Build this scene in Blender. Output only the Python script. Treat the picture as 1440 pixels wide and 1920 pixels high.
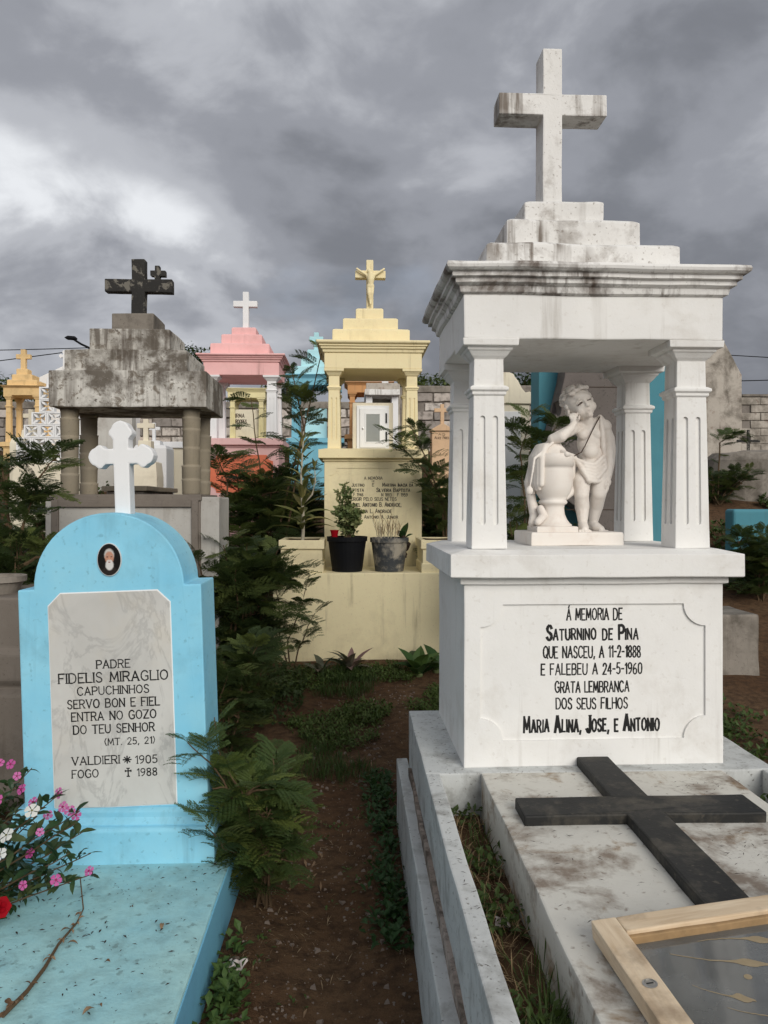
import bpy, bmesh, math, random
from mathutils import Vector, Matrix, noise
import numpy as np

R = math.radians
scene = bpy.context.scene
SKX, SKY = 8.3, -2.0
for o in list(bpy.data.objects): bpy.data.objects.remove(o)
COL = scene.collection

# ------------------------------------------------------------ camera, sky, sun, exposure
F, HZ, CAMZ = 1442.0, 942.0, 1.55           # focal length in photo pixels, horizon row, eye height
cam_d = bpy.data.cameras.new('camera'); cam = bpy.data.objects.new('camera', cam_d); COL.objects.link(cam)
cam.location = (0, 0, CAMZ); cam.rotation_euler = (R(90), 0, 0)
cam_d.sensor_fit = 'AUTO'; cam_d.sensor_width = 36; cam_d.lens = F/1920*36; cam_d.shift_y = -18/1920
cam_d.clip_start = 0.05; cam_d.clip_end = 2000
scene.camera = cam

SUN_EL, SUN_AZ = 27.0, 154.0                # behind the camera, a little to the right (azimuth from +Y clockwise)
sun_d = bpy.data.lights.new('sun', 'SUN'); sun_d.energy = 1.16; sun_d.angle = R(38); sun_d.color = (1.0, 0.955, 0.88)
sun = bpy.data.objects.new('sun', sun_d); COL.objects.link(sun)
sd = Vector((math.sin(R(SUN_AZ))*math.cos(R(SUN_EL)), math.cos(R(SUN_AZ))*math.cos(R(SUN_EL)), math.sin(R(SUN_EL))))
sun.rotation_euler = sd.to_track_quat('Z', 'Y').to_euler()

vs = scene.view_settings
vs.view_transform = 'Standard'; vs.look = 'None'; vs.exposure = 1.16; vs.gamma = 1.0
try: vs.use_curve_mapping = False
except Exception: pass
scene.render.engine = 'CYCLES'
scene.cycles.use_denoising = True
scene.cycles.max_bounces = 5; scene.cycles.diffuse_bounces = 3; scene.cycles.use_adaptive_sampling = True; scene.cycles.adaptive_threshold = .015; scene.cycles.transparent_max_bounces = 8
scene.cycles.caustics_reflective = False; scene.cycles.caustics_refractive = False

class NT:
    """tiny node-tree helper"""
    def __init__(s, tree): s.t = tree; s.n = tree.nodes; s.l = tree.links
    def node(s, typ, **kw):
        n = s.n.new(typ)
        for k, v in kw.items():
            if k.startswith('i_'):
                key = k[2:]; key = int(key) if key.isdigit() else key.replace('_', ' ')
                if isinstance(v, bpy.types.NodeSocket): s.l.new(v, n.inputs[key])
                else: n.inputs[key].default_value = v
            else: setattr(n, k, v)
        return n
    def math(s, op, a, b=None, c=None, clamp=False):
        n = s.n.new('ShaderNodeMath'); n.operation = op; n.use_clamp = clamp
        for i, v in enumerate((a, b, c)):
            if v is None: continue
            if isinstance(v, bpy.types.NodeSocket): s.l.new(v, n.inputs[i])
            else: n.inputs[i].default_value = v
        return n.outputs[0]
    def vmath(s, op, a, b):
        n = s.n.new('ShaderNodeVectorMath'); n.operation = op
        for i, v in enumerate((a, b)):
            if isinstance(v, bpy.types.NodeSocket): s.l.new(v, n.inputs[i])
            else: n.inputs[i].default_value = v
        return n.outputs[0]
    def noise(s, vec, scale, detail=4, rough=.55, dist=0.0, out='Fac'):
        n = s.n.new('ShaderNodeTexNoise'); s.l.new(vec, n.inputs['Vector'])
        n.inputs['Scale'].default_value = scale; n.inputs['Detail'].default_value = detail
        n.inputs['Roughness'].default_value = rough; n.inputs['Distortion'].default_value = dist
        return n.outputs[out]
    def ramp(s, fac, stops, interp='LINEAR'):
        n = s.n.new('ShaderNodeValToRGB'); s.l.new(fac, n.inputs[0]); cr = n.color_ramp; cr.interpolation = interp
        while len(cr.elements) < len(stops): cr.elements.new(.5)
        for e, (p, c) in zip(cr.elements, stops):
            e.position = p; e.color = (c, c, c, 1) if not hasattr(c, '__len__') else tuple(c)[:3]+(1,)
        return n.outputs[0]
    def mix(s, fac, a, b, blend='MIX'):
        n = s.n.new('ShaderNodeMix'); n.data_type = 'RGBA'; n.blend_type = blend
        for k, v in ((0, fac), (6, a), (7, b)):
            if isinstance(v, bpy.types.NodeSocket): s.l.new(v, n.inputs[k])
            else: n.inputs[k].default_value = v if k == 0 else tuple(v)[:3]+(1,)
        return n.outputs[2]

world = bpy.data.worlds.new('World'); scene.world = world; world.use_nodes = True
w = NT(world.node_tree); w.n.clear()
tc = w.node('ShaderNodeTexCoord'); sep = w.node('ShaderNodeSeparateXYZ', i_0=tc.outputs['Generated'])
comb = w.node('ShaderNodeCombineXYZ', i_0=w.math('MULTIPLY', sep.outputs[0], 2.0), i_1=w.math('MULTIPLY', sep.outputs[1], 2.0), i_2=w.math('MULTIPLY', sep.outputs[2], 3.4))
pv = w.vmath('ADD', comb.outputs[0], (SKX, SKY, 3.1))
n1 = w.noise(pv, 1.0, 3, .5, .3)
n2 = w.noise(w.vmath('ADD', pv, (4.2, 1.7, 0)), 2.3, 7, .52, .35)
n3 = w.noise(w.vmath('MULTIPLY', pv, (1.0, 1.5, 1)), 6.5, 6, .55, .3)
# thinner, brighter cloud in a bank that slants down from the upper left of the view
yy_ = w.math('MAXIMUM', sep.outputs[1], .08)
tx, tz = w.math('DIVIDE', sep.outputs[0], yy_), w.math('DIVIDE', sep.outputs[2], yy_)
dl = w.math('DIVIDE', w.math('SUBTRACT', w.math('ADD', tz, w.math('MULTIPLY', w.math('SUBTRACT', n2, .5), .22)), w.math('MULTIPLY_ADD', tx, -.33, .255)), .105)
ridge = w.math('POWER', 2.718, w.math('MULTIPLY', w.math('MULTIPLY', dl, dl), -1.0))
left = w.ramp(w.math('MULTIPLY_ADD', tx, -1.0, .0), [(.0, .1), (.34, 1)], 'EASE')
bank = w.math('ADD', w.math('MULTIPLY', w.math('MULTIPLY', ridge, left), .22), w.math('MULTIPLY', w.math('MAXIMUM', w.math('MINIMUM', sep.outputs[0], .3), -.3), -.14))
f = w.math('ADD', w.math('MULTIPLY', n1, .44), w.math('ADD', w.math('MULTIPLY', n2, .48), w.math('MULTIPLY', n3, .10)))
f = w.math('ADD', f, bank)
ex_, ez_ = w.math('DIVIDE', w.math('SUBTRACT', tx, .06), .30), w.math('DIVIDE', w.math('SUBTRACT', tz, .36), .17)
heavy = w.math('POWER', 2.718, w.math('MULTIPLY', w.math('ADD', w.math('MULTIPLY', ex_, ex_), w.math('MULTIPLY', ez_, ez_)), -1.0))
wx_, wz_ = w.math('DIVIDE', w.math('SUBTRACT', tx, -.27), .13), w.math('DIVIDE', w.math('SUBTRACT', tz, .555), .085)
wisp = w.math('POWER', 2.718, w.math('MULTIPLY', w.math('ADD', w.math('MULTIPLY', wx_, wx_), w.math('MULTIPLY', wz_, wz_)), -1.0))
f = w.math('ADD', f, w.math('MULTIPLY', w.math('MULTIPLY', wisp, n2), .17))
f = w.math('SUBTRACT', f, w.math('MULTIPLY', heavy, .125))      # the heavier cloud over the yellow and white tombs
cl = w.ramp(f, [(.27, (.056, .060, .068)), (.40, (.094, .099, .112)), (.50, (.140, .146, .163)), (.59, (.215, .222, .24)), (.70, (.37, .38, .395))], 'EASE')
sky = w.node('ShaderNodeTexSky', sky_type='NISHITA', sun_disc=False, sun_elevation=R(SUN_EL), sun_rotation=R(SUN_AZ), air_density=1.0, dust_density=1.5)
skyc = w.mix(1.0, sky.outputs[0], (.07, .07, .07), 'MULTIPLY')
gap = w.ramp(w.noise(w.vmath('ADD', pv, (9.1, 5.3, 0)), 1.1, 5, .5, .3), [(.62, 0), (.76, .28)])
bg = w.node('ShaderNodeBackground', i_Color=w.mix(gap, cl, skyc), i_Strength=1.0)
w.node('ShaderNodeOutputWorld', i_Surface=bg.outputs[0])

# ------------------------------------------------------------ helpers
def tag(o, label=None, cat=None, group=None, kind=None):
    if label: o['label'] = label
    if cat: o['category'] = cat
    if group: o['group'] = group
    if kind: o['kind'] = kind
    return o
def empty(name, loc, rz=0, label=None, cat=None, group=None, parent=None):
    o = bpy.data.objects.new(name, None); COL.objects.link(o); o.location = loc; o.rotation_euler = (0, 0, rz)
    o.empty_display_size = .1
    if parent: o.parent = parent
    return tag(o, label, cat, group)
def link(name, me, parent=None, mat=None):
    o = bpy.data.objects.new(name, me); COL.objects.link(o)
    if parent: o.parent = parent
    if mat is not None and not me.materials: me.materials.append(mat)
    return o
def hgt(y):
    pts = [(-50, 0), (4.3, 0), (6.5, .15), (8, .42), (10, .9), (12.5, 1.6), (16, 2.55), (20, 3.0), (40, 3.4), (1000, 3.6)]
    for (a, za), (b, zb) in zip(pts, pts[1:]):
        if a <= y <= b:
            t = (y-a)/(b-a); return za+(zb-za)*t
    return 0
def ground(x, y):
    n = noise.noise(Vector((x*1.3, y*1.3, 4)))*.025+noise.noise(Vector((x*4, y*4, 9)))*.010
    trough = -.03*math.exp(-((x-(-.12-.03*y))/.22)**2)*(1 if y < 6 else 0)
    return hgt(y)+n*(1 if y < 30 else 0)+trough
def P(px, py, Y):
    return Vector(((px-720)/F*Y, Y, CAMZ-(py-HZ)/F*Y))
def X(px, Y): return (px-720)/F*Y

class Frame:
    """local frame of a tomb: x to its right, y into depth, z up; reads photo pixels on planes of that frame"""
    def __init__(s, px, Y, deg, z0=0.0):
        s.a = R(deg); s.O = Vector((X(px, Y), Y, z0))
    def x(s, px, yl=0.0):
        t = (px-720)/F; c, sn = math.cos(s.a), math.sin(s.a)
        return (t*(s.O.y+yl*c)-s.O.x+yl*sn)/(c-t*sn)
    def z(s, px, py, yl=0.0):
        Y = s.O.y+s.x(px, yl)*math.sin(s.a)+yl*math.cos(s.a)
        return CAMZ-(py-HZ)/F*Y-s.O.z
    def xz(s, px, py, yl=0.0): return s.x(px, yl), s.z(px, py, yl)
    def world(s, x, y, z=0): return s.O+Vector((x*math.cos(s.a)-y*math.sin(s.a), x*math.sin(s.a)+y*math.cos(s.a), z))

class MB:
    def __init__(s): s.v = []; s.f = []
    def add(s, vs_, fs):
        b = len(s.v); s.v += [tuple(p) for p in vs_]; s.f += [tuple(i+b for i in q) for q in fs]; return s
    def box(s, x0, x1, y0, y1, z0, z1):
        return s.add([(x0,y0,z0),(x1,y0,z0),(x1,y1,z0),(x0,y1,z0),(x0,y0,z1),(x1,y0,z1),(x1,y1,z1),(x0,y1,z1)],
                     [(0,3,2,1),(4,5,6,7),(0,1,5,4),(1,2,6,5),(2,3,7,6),(3,0,4,7)])
    def prism(s, out, y0, y1):
        n = len(out)
        return s.add([(x,y0,z) for x, z in out]+[(x,y1,z) for x, z in out],
                     [tuple(range(n)), tuple(range(2*n-1, n-1, -1))]+[(i,i+n,(i+1)%n+n,(i+1)%n) for i in range(n)])
    def rings(s, rings):
        """list of rings (same length) lofted and capped"""
        n = len(rings[0]); vs_ = [p for r in rings for p in r]; fs = []
        for k in range(len(rings)-1):
            for i in range(n):
                j = (i+1) % n; fs.append((k*n+i, k*n+j, (k+1)*n+j, (k+1)*n+i))
        fs.append(tuple(range(n-1, -1, -1))); fs.append(tuple((len(rings)-1)*n+i for i in range(n)))
        return s.add(vs_, fs)
    def profile(s, x0, x1, y0, y1, prof):
        return s.rings([[(x0-o,y0-o,z),(x1+o,y0-o,z),(x1+o,y1+o,z),(x0-o,y1+o,z)] for o, z in prof])
    def lathe(s, cx, cy, prof, n=20):
        return s.rings([[(cx+r*math.cos(2*math.pi*i/n), cy+r*math.sin(2*math.pi*i/n), z) for i in range(n)] for r, z in prof])
    def tube(s, pts, r, n=5):
        pts = [Vector(p) for p in pts]; rs = r if hasattr(r, '__len__') else [r]*len(pts); rg = []
        for i, p in enumerate(pts):
            d = (pts[min(i+1, len(pts)-1)]-pts[max(i-1, 0)]).normalized()
            u = d.cross(Vector((0, 0, 1)) if abs(d.z) < .95 else Vector((1, 0, 0))).normalized(); v2 = d.cross(u)
            rg.append([tuple(p+(u*math.cos(2*math.pi*k/n)+v2*math.sin(2*math.pi*k/n))*rs[i]) for k in range(n)])
        return s.rings(rg)
    def mesh(s, name, bevel=0, sub=0, jit=0, smooth=False, seg=2, seed=0, ang=28):
        bm = bmesh.new(); bv = [bm.verts.new(p) for p in s.v]
        for q in s.f:
            try: bm.faces.new([bv[i] for i in q])
            except ValueError: pass
        bmesh.ops.recalc_face_normals(bm, faces=bm.faces)
        if sub:
            for _ in range(5):
                es = [e for e in bm.edges if e.calc_length() > sub*1.5]
                if not es: break
                bmesh.ops.subdivide_edges(bm, edges=es, cuts=1, use_grid_fill=True)
        if jit:
            for v in bm.verts:
                q = v.co*4+Vector((seed*3.7, seed*1.3, seed*.7))
                v.co += noise.noise_vector(q)*jit+noise.noise_vector(q*4.5)*jit*.35
        if bevel:
            bm.normal_update()
            es = [e for e in bm.edges if len(e.link_faces) == 2 and e.calc_face_angle(0) > R(ang)]
            bmesh.ops.bevel(bm, geom=es, offset=bevel, segments=seg, profile=.6, affect='EDGES', clamp_overlap=True)
        me = bpy.data.meshes.new(name); bm.to_mesh(me); bm.free()
        if smooth: me.shade_smooth()
        return me
    def build(s, name, mat, parent=None, **kw):
        return link(name, s.mesh(name, **kw), parent, mat)

def evaluated(o):
    dg = bpy.context.evaluated_depsgraph_get(); dg.update()
    return bpy.data.meshes.new_from_object(o.evaluated_get(dg))
def bool_cut(o, cutter_mb):
    c = cutter_mb.build('cutter', None); m = o.modifiers.new('b', 'BOOLEAN'); m.operation = 'DIFFERENCE'; m.object = c; m.solver = 'EXACT'
    c.matrix_world = o.matrix_world if o.parent is None else o.matrix_local
    par = o.parent; o.parent = None; ml = o.matrix_basis.copy(); o.matrix_basis = Matrix(); c.matrix_basis = Matrix()
    me = evaluated(o); o.modifiers.clear(); old = o.data; nm = old.name; o.data = me
    bpy.data.meshes.remove(old); me.name = nm
    cm = c.data; bpy.data.objects.remove(c); bpy.data.meshes.remove(cm)
    o.parent = par; o.matrix_basis = ml
def blob(prims, voxel, smooth=4):
    """continuous body: overlapping ellipsoids and tapered limbs fused into one skin"""
    bm = bmesh.new()
    def ball(c, r, rot=None):
        M = Matrix.Translation(c) @ (rot.to_4x4() if rot else Matrix()) @ Matrix.Diagonal((r[0], r[1], r[2], 1))
        bmesh.ops.create_icosphere(bm, subdivisions=2 if max(r) < .03 else 3, radius=1, matrix=M)
    for p in prims:
        if p[0] == 'e': ball(Vector(p[1]), p[2], p[3] if len(p) > 3 else None)
        else:
            pts = [Vector(q) for q in p[1]]; rs = p[2]
            for i in range(len(pts)-1):
                L = (pts[i+1]-pts[i]).length; n = max(2, int(L/(min(rs[i], rs[i+1])*.45))+1)
                for k in range(n+1):
                    t = k/n; r = rs[i]*(1-t)+rs[i+1]*t; ball(pts[i].lerp(pts[i+1], t), (r, r, r))
    me = bpy.data.meshes.new('blob'); bm.to_mesh(me); bm.free()
    o = bpy.data.objects.new('blob', me); COL.objects.link(o)
    m = o.modifiers.new('r', 'REMESH'); m.mode = 'VOXEL'; m.voxel_size = voxel; m.use_smooth_shade = True
    m2 = o.modifiers.new('s', 'SMOOTH'); m2.factor = .5; m2.iterations = smooth
    out = evaluated(o); bpy.data.objects.remove(o); bpy.data.meshes.remove(me); out.shade_smooth()
    return out

# ------------------------------------------------------------ materials
def newmat(name):
    m = bpy.data.materials.new(name); m.use_nodes = True; t = NT(m.node_tree); t.n.clear()
    b = t.node('ShaderNodeBsdfPrincipled'); o = t.node('ShaderNodeOutputMaterial', i_Surface=b.outputs[0])
    return m, t, b
def setbump(t, b, h, strength, dist=.01):
    n = t.node('ShaderNodeBump', i_Strength=strength, i_Distance=dist, i_Height=h); t.l.new(n.outputs[0], b.inputs['Normal'])
def lerp(a, b, t): return tuple(x*(1-t)+y*t for x, y in zip(a, b))
def plaster(name, col, col2=None, dirt=(.09, .075, .055), blotch=.3, streak=.3, speck=.2, rough=.8, bump=.25, bl_scale=1.6, bl=(.52, .72), off=0.0, st=(.56, .72), chip=None, chip_at=(.66, .70), chip_scale=7.0, speck_scale=75):
    m, t, b = newmat(name)
    g = t.node('ShaderNodeNewGeometry'); pos = t.vmath('ADD', g.outputs['Position'], (off, off*.7, off*.3))
    base = t.mix(t.ramp(t.noise(pos, 2.3, 5, .6), [(.35, 0), (.68, 1)]), col, col2 or lerp(col, (.5, .48, .45), .18))
    base = t.mix(t.math('MULTIPLY', t.noise(pos, 24, 4, .6), .5), base, tuple(min(.86, c_*1.18) for c_ in col))
    if chip:
        base = t.mix(t.ramp(t.noise(pos, chip_scale, 8, .66, .4), [(chip_at[0], 0), (chip_at[1], 1)]), base, chip)
    if blotch:
        bm_ = t.ramp(t.noise(pos, bl_scale, 9, .66, .25), [(bl[0], 0), (bl[1], 1)])
        base = t.mix(t.math('MULTIPLY', bm_, blotch), base, dirt)
    if streak:
        sv = t.vmath('MULTIPLY', pos, (17, 17, 1.1))
        s1 = t.ramp(t.noise(sv, 1.0, 5, .6), [(st[0], 0), (st[1], 1)])
        s2 = t.ramp(t.noise(pos, 2.1, 4, .6), [(.42, 0), (.62, 1)])
        base = t.mix(t.math('MULTIPLY', t.math('MULTIPLY', s1, s2), streak), base, lerp(dirt, (.05, .03, .02), .4))
    if speck:
        sp = t.ramp(t.noise(pos, speck_scale, 3, .5), [(.63, 0), (.72, 1)])
        base = t.mix(t.math('MULTIPLY', sp, speck), base, dirt)
    t.l.new(base, b.inputs['Base Color'])
    b.inputs['Roughness'].default_value = rough; b.inputs['Specular IOR Level'].default_value = .3
    h = t.math('ADD', t.math('MULTIPLY', t.noise(pos, 14, 5, .6), .8), t.math('MULTIPLY', t.noise(pos, 110, 4, .6), .25))
    setbump(t, b, h, bump, .006)
    return m
def simple(name, col, rough=.6, var=.2, scale=20, bump=0, metal=0, spec=.3):
    m, t, b = newmat(name); g = t.node('ShaderNodeNewGeometry')
    nz = t.noise(g.outputs['Position'], scale, 5, .6)
    t.l.new(t.mix(nz, lerp(col, (0, 0, 0), var), tuple(min(.88, c_*(1+var)) for c_ in col)), b.inputs['Base Color'])
    b.inputs['Roughness'].default_value = rough; b.inputs['Metallic'].default_value = metal; b.inputs['Specular IOR Level'].default_value = spec
    if bump: setbump(t, b, nz, bump, .004)
    return m
def leafmat(name, c1, c2, c3=None, trans=.35, rough=.5):
    m, t, b = newmat(name)
    oi = t.node('ShaderNodeObjectInfo'); g = t.node('ShaderNodeNewGeometry')
    nz = t.noise(g.outputs['Position'], 9, 3, .5)
    r = t.math('ADD', t.math('MULTIPLY', oi.outputs['Random'], .7), t.math('MULTIPLY', nz, .45))
    base = t.ramp(r, [(.15, c1), (.58, c2), (.88, c3 or c2)])
    t.l.new(base, b.inputs['Base Color']); b.inputs['Roughness'].default_value = rough; b.inputs['Specular IOR Level'].default_value = .25
    tr = t.node('ShaderNodeBsdfTranslucent'); t.l.new(t.mix(.5, base, (.09, .14, .02)), tr.inputs[0])
    mx = t.node('ShaderNodeMixShader', i_0=trans, i_1=b.outputs[0], i_2=tr.outputs[0])
    out = [n for n in t.n if n.type == 'OUTPUT_MATERIAL'][0]; t.l.new(mx.outputs[0], out.inputs[0])
    return m
M = {}
M['white'] = plaster('white_plaster', (.82, .81, .775), (.75, .74, .71), dirt=(.34, .28, .20), blotch=.32, streak=.42, speck=.15, bump=.3, bl_scale=4.0, bl=(.53, .75), speck_scale=50)
M['white_roof'] = plaster('white_plaster_weathered', (.78, .765, .73), (.66, .645, .61), dirt=(.14, .10, .065), blotch=.62, streak=.85, speck=.5, bump=.5, bl_scale=5.5, bl=(.52, .68), st=(.50, .62))
M['white_cornice'] = plaster('white_plaster_rain_streaked', (.80, .785, .75), (.72, .71, .68), dirt=(.085, .052, .032), blotch=.85, streak=.95, speck=.35, bump=.35, bl_scale=3.4, bl=(.50, .63), st=(.51, .60))
M['white_side'] = plaster('white_curb_paint', (.54, .555, .545), (.46, .475, .47), dirt=(.11, .10, .08), blotch=.6, streak=.35, speck=.75, bump=.5, bl_scale=8, bl=(.50, .70), chip=(.60, .43, .34), chip_at=(.72, .73))
M['slab_white'] = plaster('stained_slab', (.60, .585, .535), (.53, .515, .46), dirt=(.15, .10, .065), blotch=.8, streak=0, speck=.6, bump=.6, bl_scale=4.6, bl=(.50, .64), chip=(.30, .225, .15), chip_at=(.56, .68), off=5.3, speck_scale=38)
M['brown_edge'] = plaster('peeled_render', (.26, .20, .16), (.40, .34, .30), dirt=(.05, .035, .025), blotch=.8, streak=0, speck=.6, bump=.8, bl_scale=14, bl=(.45, .6))
M['statue'] = plaster('statue_stone', (.80, .755, .70), (.76, .68, .61), dirt=(.40, .24, .15), blotch=.30, streak=0, speck=.05, bump=.06, bl_scale=9, bl=(.54, .72), rough=.55)
M['blue'] = plaster('blue_paint', (.215, .555, .755), (.34, .665, .79), dirt=(.11, .27, .35), blotch=.42, streak=.38, speck=.4, speck_scale=42, bump=.16, bl_scale=3.5, rough=.62)
M['blue_slab'] = plaster('blue_slab_paint', (.36, .60, .605), (.24, .51, .60), dirt=(.13, .20, .20), blotch=.42, streak=0, speck=.6, bump=.8, bl_scale=11, bl=(.46, .70), speck_scale=34)
M['blue_dark'] = plaster('blue_side_darker', (.16, .43, .62), (.19, .50, .66), dirt=(.08, .14, .17), blotch=.3, streak=.2, speck=.2)
M['yellow'] = plaster('yellow_plaster', (.86, .715, .445), (.84, .695, .425), dirt=(.34, .25, .13), blotch=.30, streak=.50, speck=.25, bump=.15)
M['cream'] = plaster('cream_plaster', (.80, .69, .44), (.75, .64, .41), dirt=(.26, .20, .12), blotch=.38, streak=.60, speck=.25, bump=.2)
M['pink'] = plaster('pink_plaster', (.87, .49, .475), (.86, .46, .45), dirt=(.4, .2, .18), blotch=.3, streak=.4, speck=.15)
M['pink_pale'] = plaster('pale_pink_plaster', (.80, .50, .48), (.74, .45, .44), dirt=(.35, .2, .17), blotch=.3, streak=.3, speck=.05)
M['red_panel'] = plaster('red_panel_paint', (.70, .19, .10), (.66, .17, .09), blotch=.1, streak=.15, speck=.05)
M['white_paint'] = plaster('clean_white_paint', (.82, .82, .82), (.78, .79, .80), blotch=.06, streak=.05, speck=.04, bump=.1)
M['grey'] = plaster('mouldy_render', (.62, .60, .555), (.40, .375, .33), dirt=(.115, .097, .077), blotch=.95, streak=.8, speck=.9, bump=.9, bl_scale=2.6, bl=(.46, .58), off=1.7, st=(.50, .62), chip=(.22, .19, .155), chip_at=(.53, .62), chip_scale=15, speck_scale=42)
M['grey_dark'] = plaster('mouldy_render_dark', (.22, .195, .165), (.16, .14, .115), dirt=(.055, .045, .036), blotch=.7, streak=.5, speck=.5, bump=.6, bl_scale=3.5, bl=(.45, .62))  # darker, browner mouldy render for the topmost roof step
M['drum'] = plaster('weathered_drum_stone', (.30, .255, .185), (.23, .205, .16), dirt=(.07, .06, .045), blotch=.5, streak=.4, speck=.3, bump=.5)
M['frame_brown'] = plaster('brown_grey_render', (.17, .145, .12), (.22, .19, .165), dirt=(.05, .04, .03), blotch=.5, streak=.5, speck=.4, bump=.5)
M['panel_grey'] = plaster('pale_grey_panel', (.50, .485, .45), (.42, .40, .37), dirt=(.17, .12, .08), blotch=.5, streak=.5, speck=.3, bump=.3)
M['black_stone'] = plaster('black_lichen_stone', (.022, .021, .020), (.035, .033, .03), dirt=(.20, .185, .155), blotch=.8, streak=0, speck=.3, bump=.5, bl_scale=12, bl=(.535, .575))
M['black_slate'] = plaster('black_slate', (.013, .0135, .0135), (.020, .020, .019), dirt=(.10, .088, .068), blotch=.75, streak=0, speck=.6, bump=.4, bl_scale=7, bl=(.50, .68), rough=.6, speck_scale=45)
M['ltblue'] = plaster('light_blue_plaster', (.20, .48, .60), (.17, .44, .56), dirt=(.1, .2, .25), blotch=.2, streak=.2, speck=.1)
M['ltblue_top'] = plaster('pale_blue_plaster', (.46, .74, .80), (.40, .68, .75), dirt=(.1, .2, .25), blotch=.2, streak=.2, speck=.1)
M['orange'] = plaster('ochre_plaster', (.76, .53, .26), (.72, .50, .25), dirt=(.16, .12, .06), blotch=.4, streak=.4, speck=.15, bl_scale=3)
M['terracotta'] = plaster('terracotta_plaster', (.60, .31, .13), (.55, .27, .12), dirt=(.16, .09, .05), blotch=.4, streak=.4, speck=.1)
M['peach'] = plaster('peach_plaster', (.66, .45, .28), (.58, .40, .25), dirt=(.2, .13, .08), blotch=.4, streak=.3, speck=.2)
M['ivory'] = plaster('ivory_plaster', (.74, .68, .54), (.68, .61, .48), dirt=(.26, .2, .13), blotch=.35, streak=.35, speck=.1)
M['paleyellow'] = plaster('pale_yellow_plaster', (.78, .68, .38), (.75, .65, .40), dirt=(.3, .22, .1), blotch=.2, streak=.25, speck=.1)
M['stone_dark'] = plaster('dark_stone_stele', (.115, .10, .09), (.15, .13, .12), dirt=(.03, .027, .025), blotch=.5, streak=0, speck=.8, bump=.8, bl_scale=12, bl=(.56, .66))
M['teal'] = plaster('teal_paint', (.065, .225, .285), (.085, .26, .31), dirt=(.06, .14, .16), blotch=.25, streak=.3, speck=.2)
M['conc'] = plaster('old_concrete', (.27, .24, .205), (.20, .18, .155), dirt=(.07, .058, .045), blotch=.7, streak=.5, speck=.5, bump=.7, bl_scale=3.2, bl=(.45, .62))
M['conc_pale'] = plaster('pale_old_render', (.46, .42, .365), (.37, .325, .28), dirt=(.10, .085, .065), blotch=.85, streak=.6, speck=.4, bump=.6, bl_scale=2.2, bl=(.46, .64), chip=(.30, .24, .2), chip_at=(.6, .66))
M['mortar'] = plaster('wall_mortar', (.24, .21, .185), (.17, .15, .13), dirt=(.06, .05, .04), blotch=.6, streak=.3, speck=.4, bump=.9)
def blockmat():
    m, t, b = newmat('wall_block'); oi = t.node('ShaderNodeObjectInfo'); g = t.node('ShaderNodeNewGeometry')
    c = t.ramp(oi.outputs['Random'], [(.0, (.20, .18, .165)), (.35, (.34, .30, .27)), (.6, (.52, .46, .41)), (.85, (.62, .57, .52)), (1, (.45, .36, .30))])
    c = t.mix(t.ramp(t.noise(g.outputs['Position'], 6, 7, .65), [(.48, 0), (.64, .75)]), c, (.11, .095, .08))
    t.l.new(c, b.inputs['Base Color']); b.inputs['Roughness'].default_value = .9
    setbump(t, b, t.noise(g.outputs['Position'], 22, 6, .65), .7, .01); return m
M['block'] = blockmat()
def marble():
    m, t, b = newmat('marble'); g = t.node('ShaderNodeNewGeometry'); pos = g.outputs['Position']
    c = t.mix(t.ramp(t.noise(pos, 3, 6, .6, .5), [(.35, 0), (.7, 1)]), (.62, .61, .58), (.50, .49, .465))
    vein = t.math('ABSOLUTE', t.math('SUBTRACT', t.noise(t.vmath('MULTIPLY', pos, (1.6, 1, .9)), 3.2, 7, .62, .9), .5))
    c = t.mix(t.ramp(vein, [(0, .42), (.035, 0)]), c, (.30, .295, .285))
    c = t.mix(t.math('MULTIPLY', t.ramp(t.noise(pos, 5, 3, .5), [(.55, 0), (.75, 1)]), .3), c, (.55, .47, .33))
    t.l.new(c, b.inputs['Base Color']); b.inputs['Roughness'].default_value = .5; return m
M['marble'] = marble()
M['ink'] = simple('black_paint', (.012, .012, .012), .5, .3, 60)
M['ink_brown'] = simple('brown_paint', (.05, .028, .016), .7, .3, 60)
def wood():
    m, t, b = newmat('pine_wood'); tc_ = t.node('ShaderNodeTexCoord'); pos = tc_.outputs['Object']
    n = t.noise(t.vmath('MULTIPLY', pos, (3, 26, 26)), 1.6, 6, .6, .6)
    c = t.mix(t.ramp(n, [(.34, 0), (.62, 1)]), (.78, .64, .46), (.60, .45, .29))
    c = t.mix(t.ramp(t.noise(pos, 9, 5, .6), [(.52, 0), (.70, .75)]), c, (.30, .215, .14))
    t.l.new(c, b.inputs['Base Color']); b.inputs['Roughness'].default_value = .6; setbump(t, b, n, .25, .002); return m
M['wood'] = wood()
M['wood_worn'] = simple('worn_wood', (.34, .22, .11), .75, .5, 30, .3)
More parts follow.
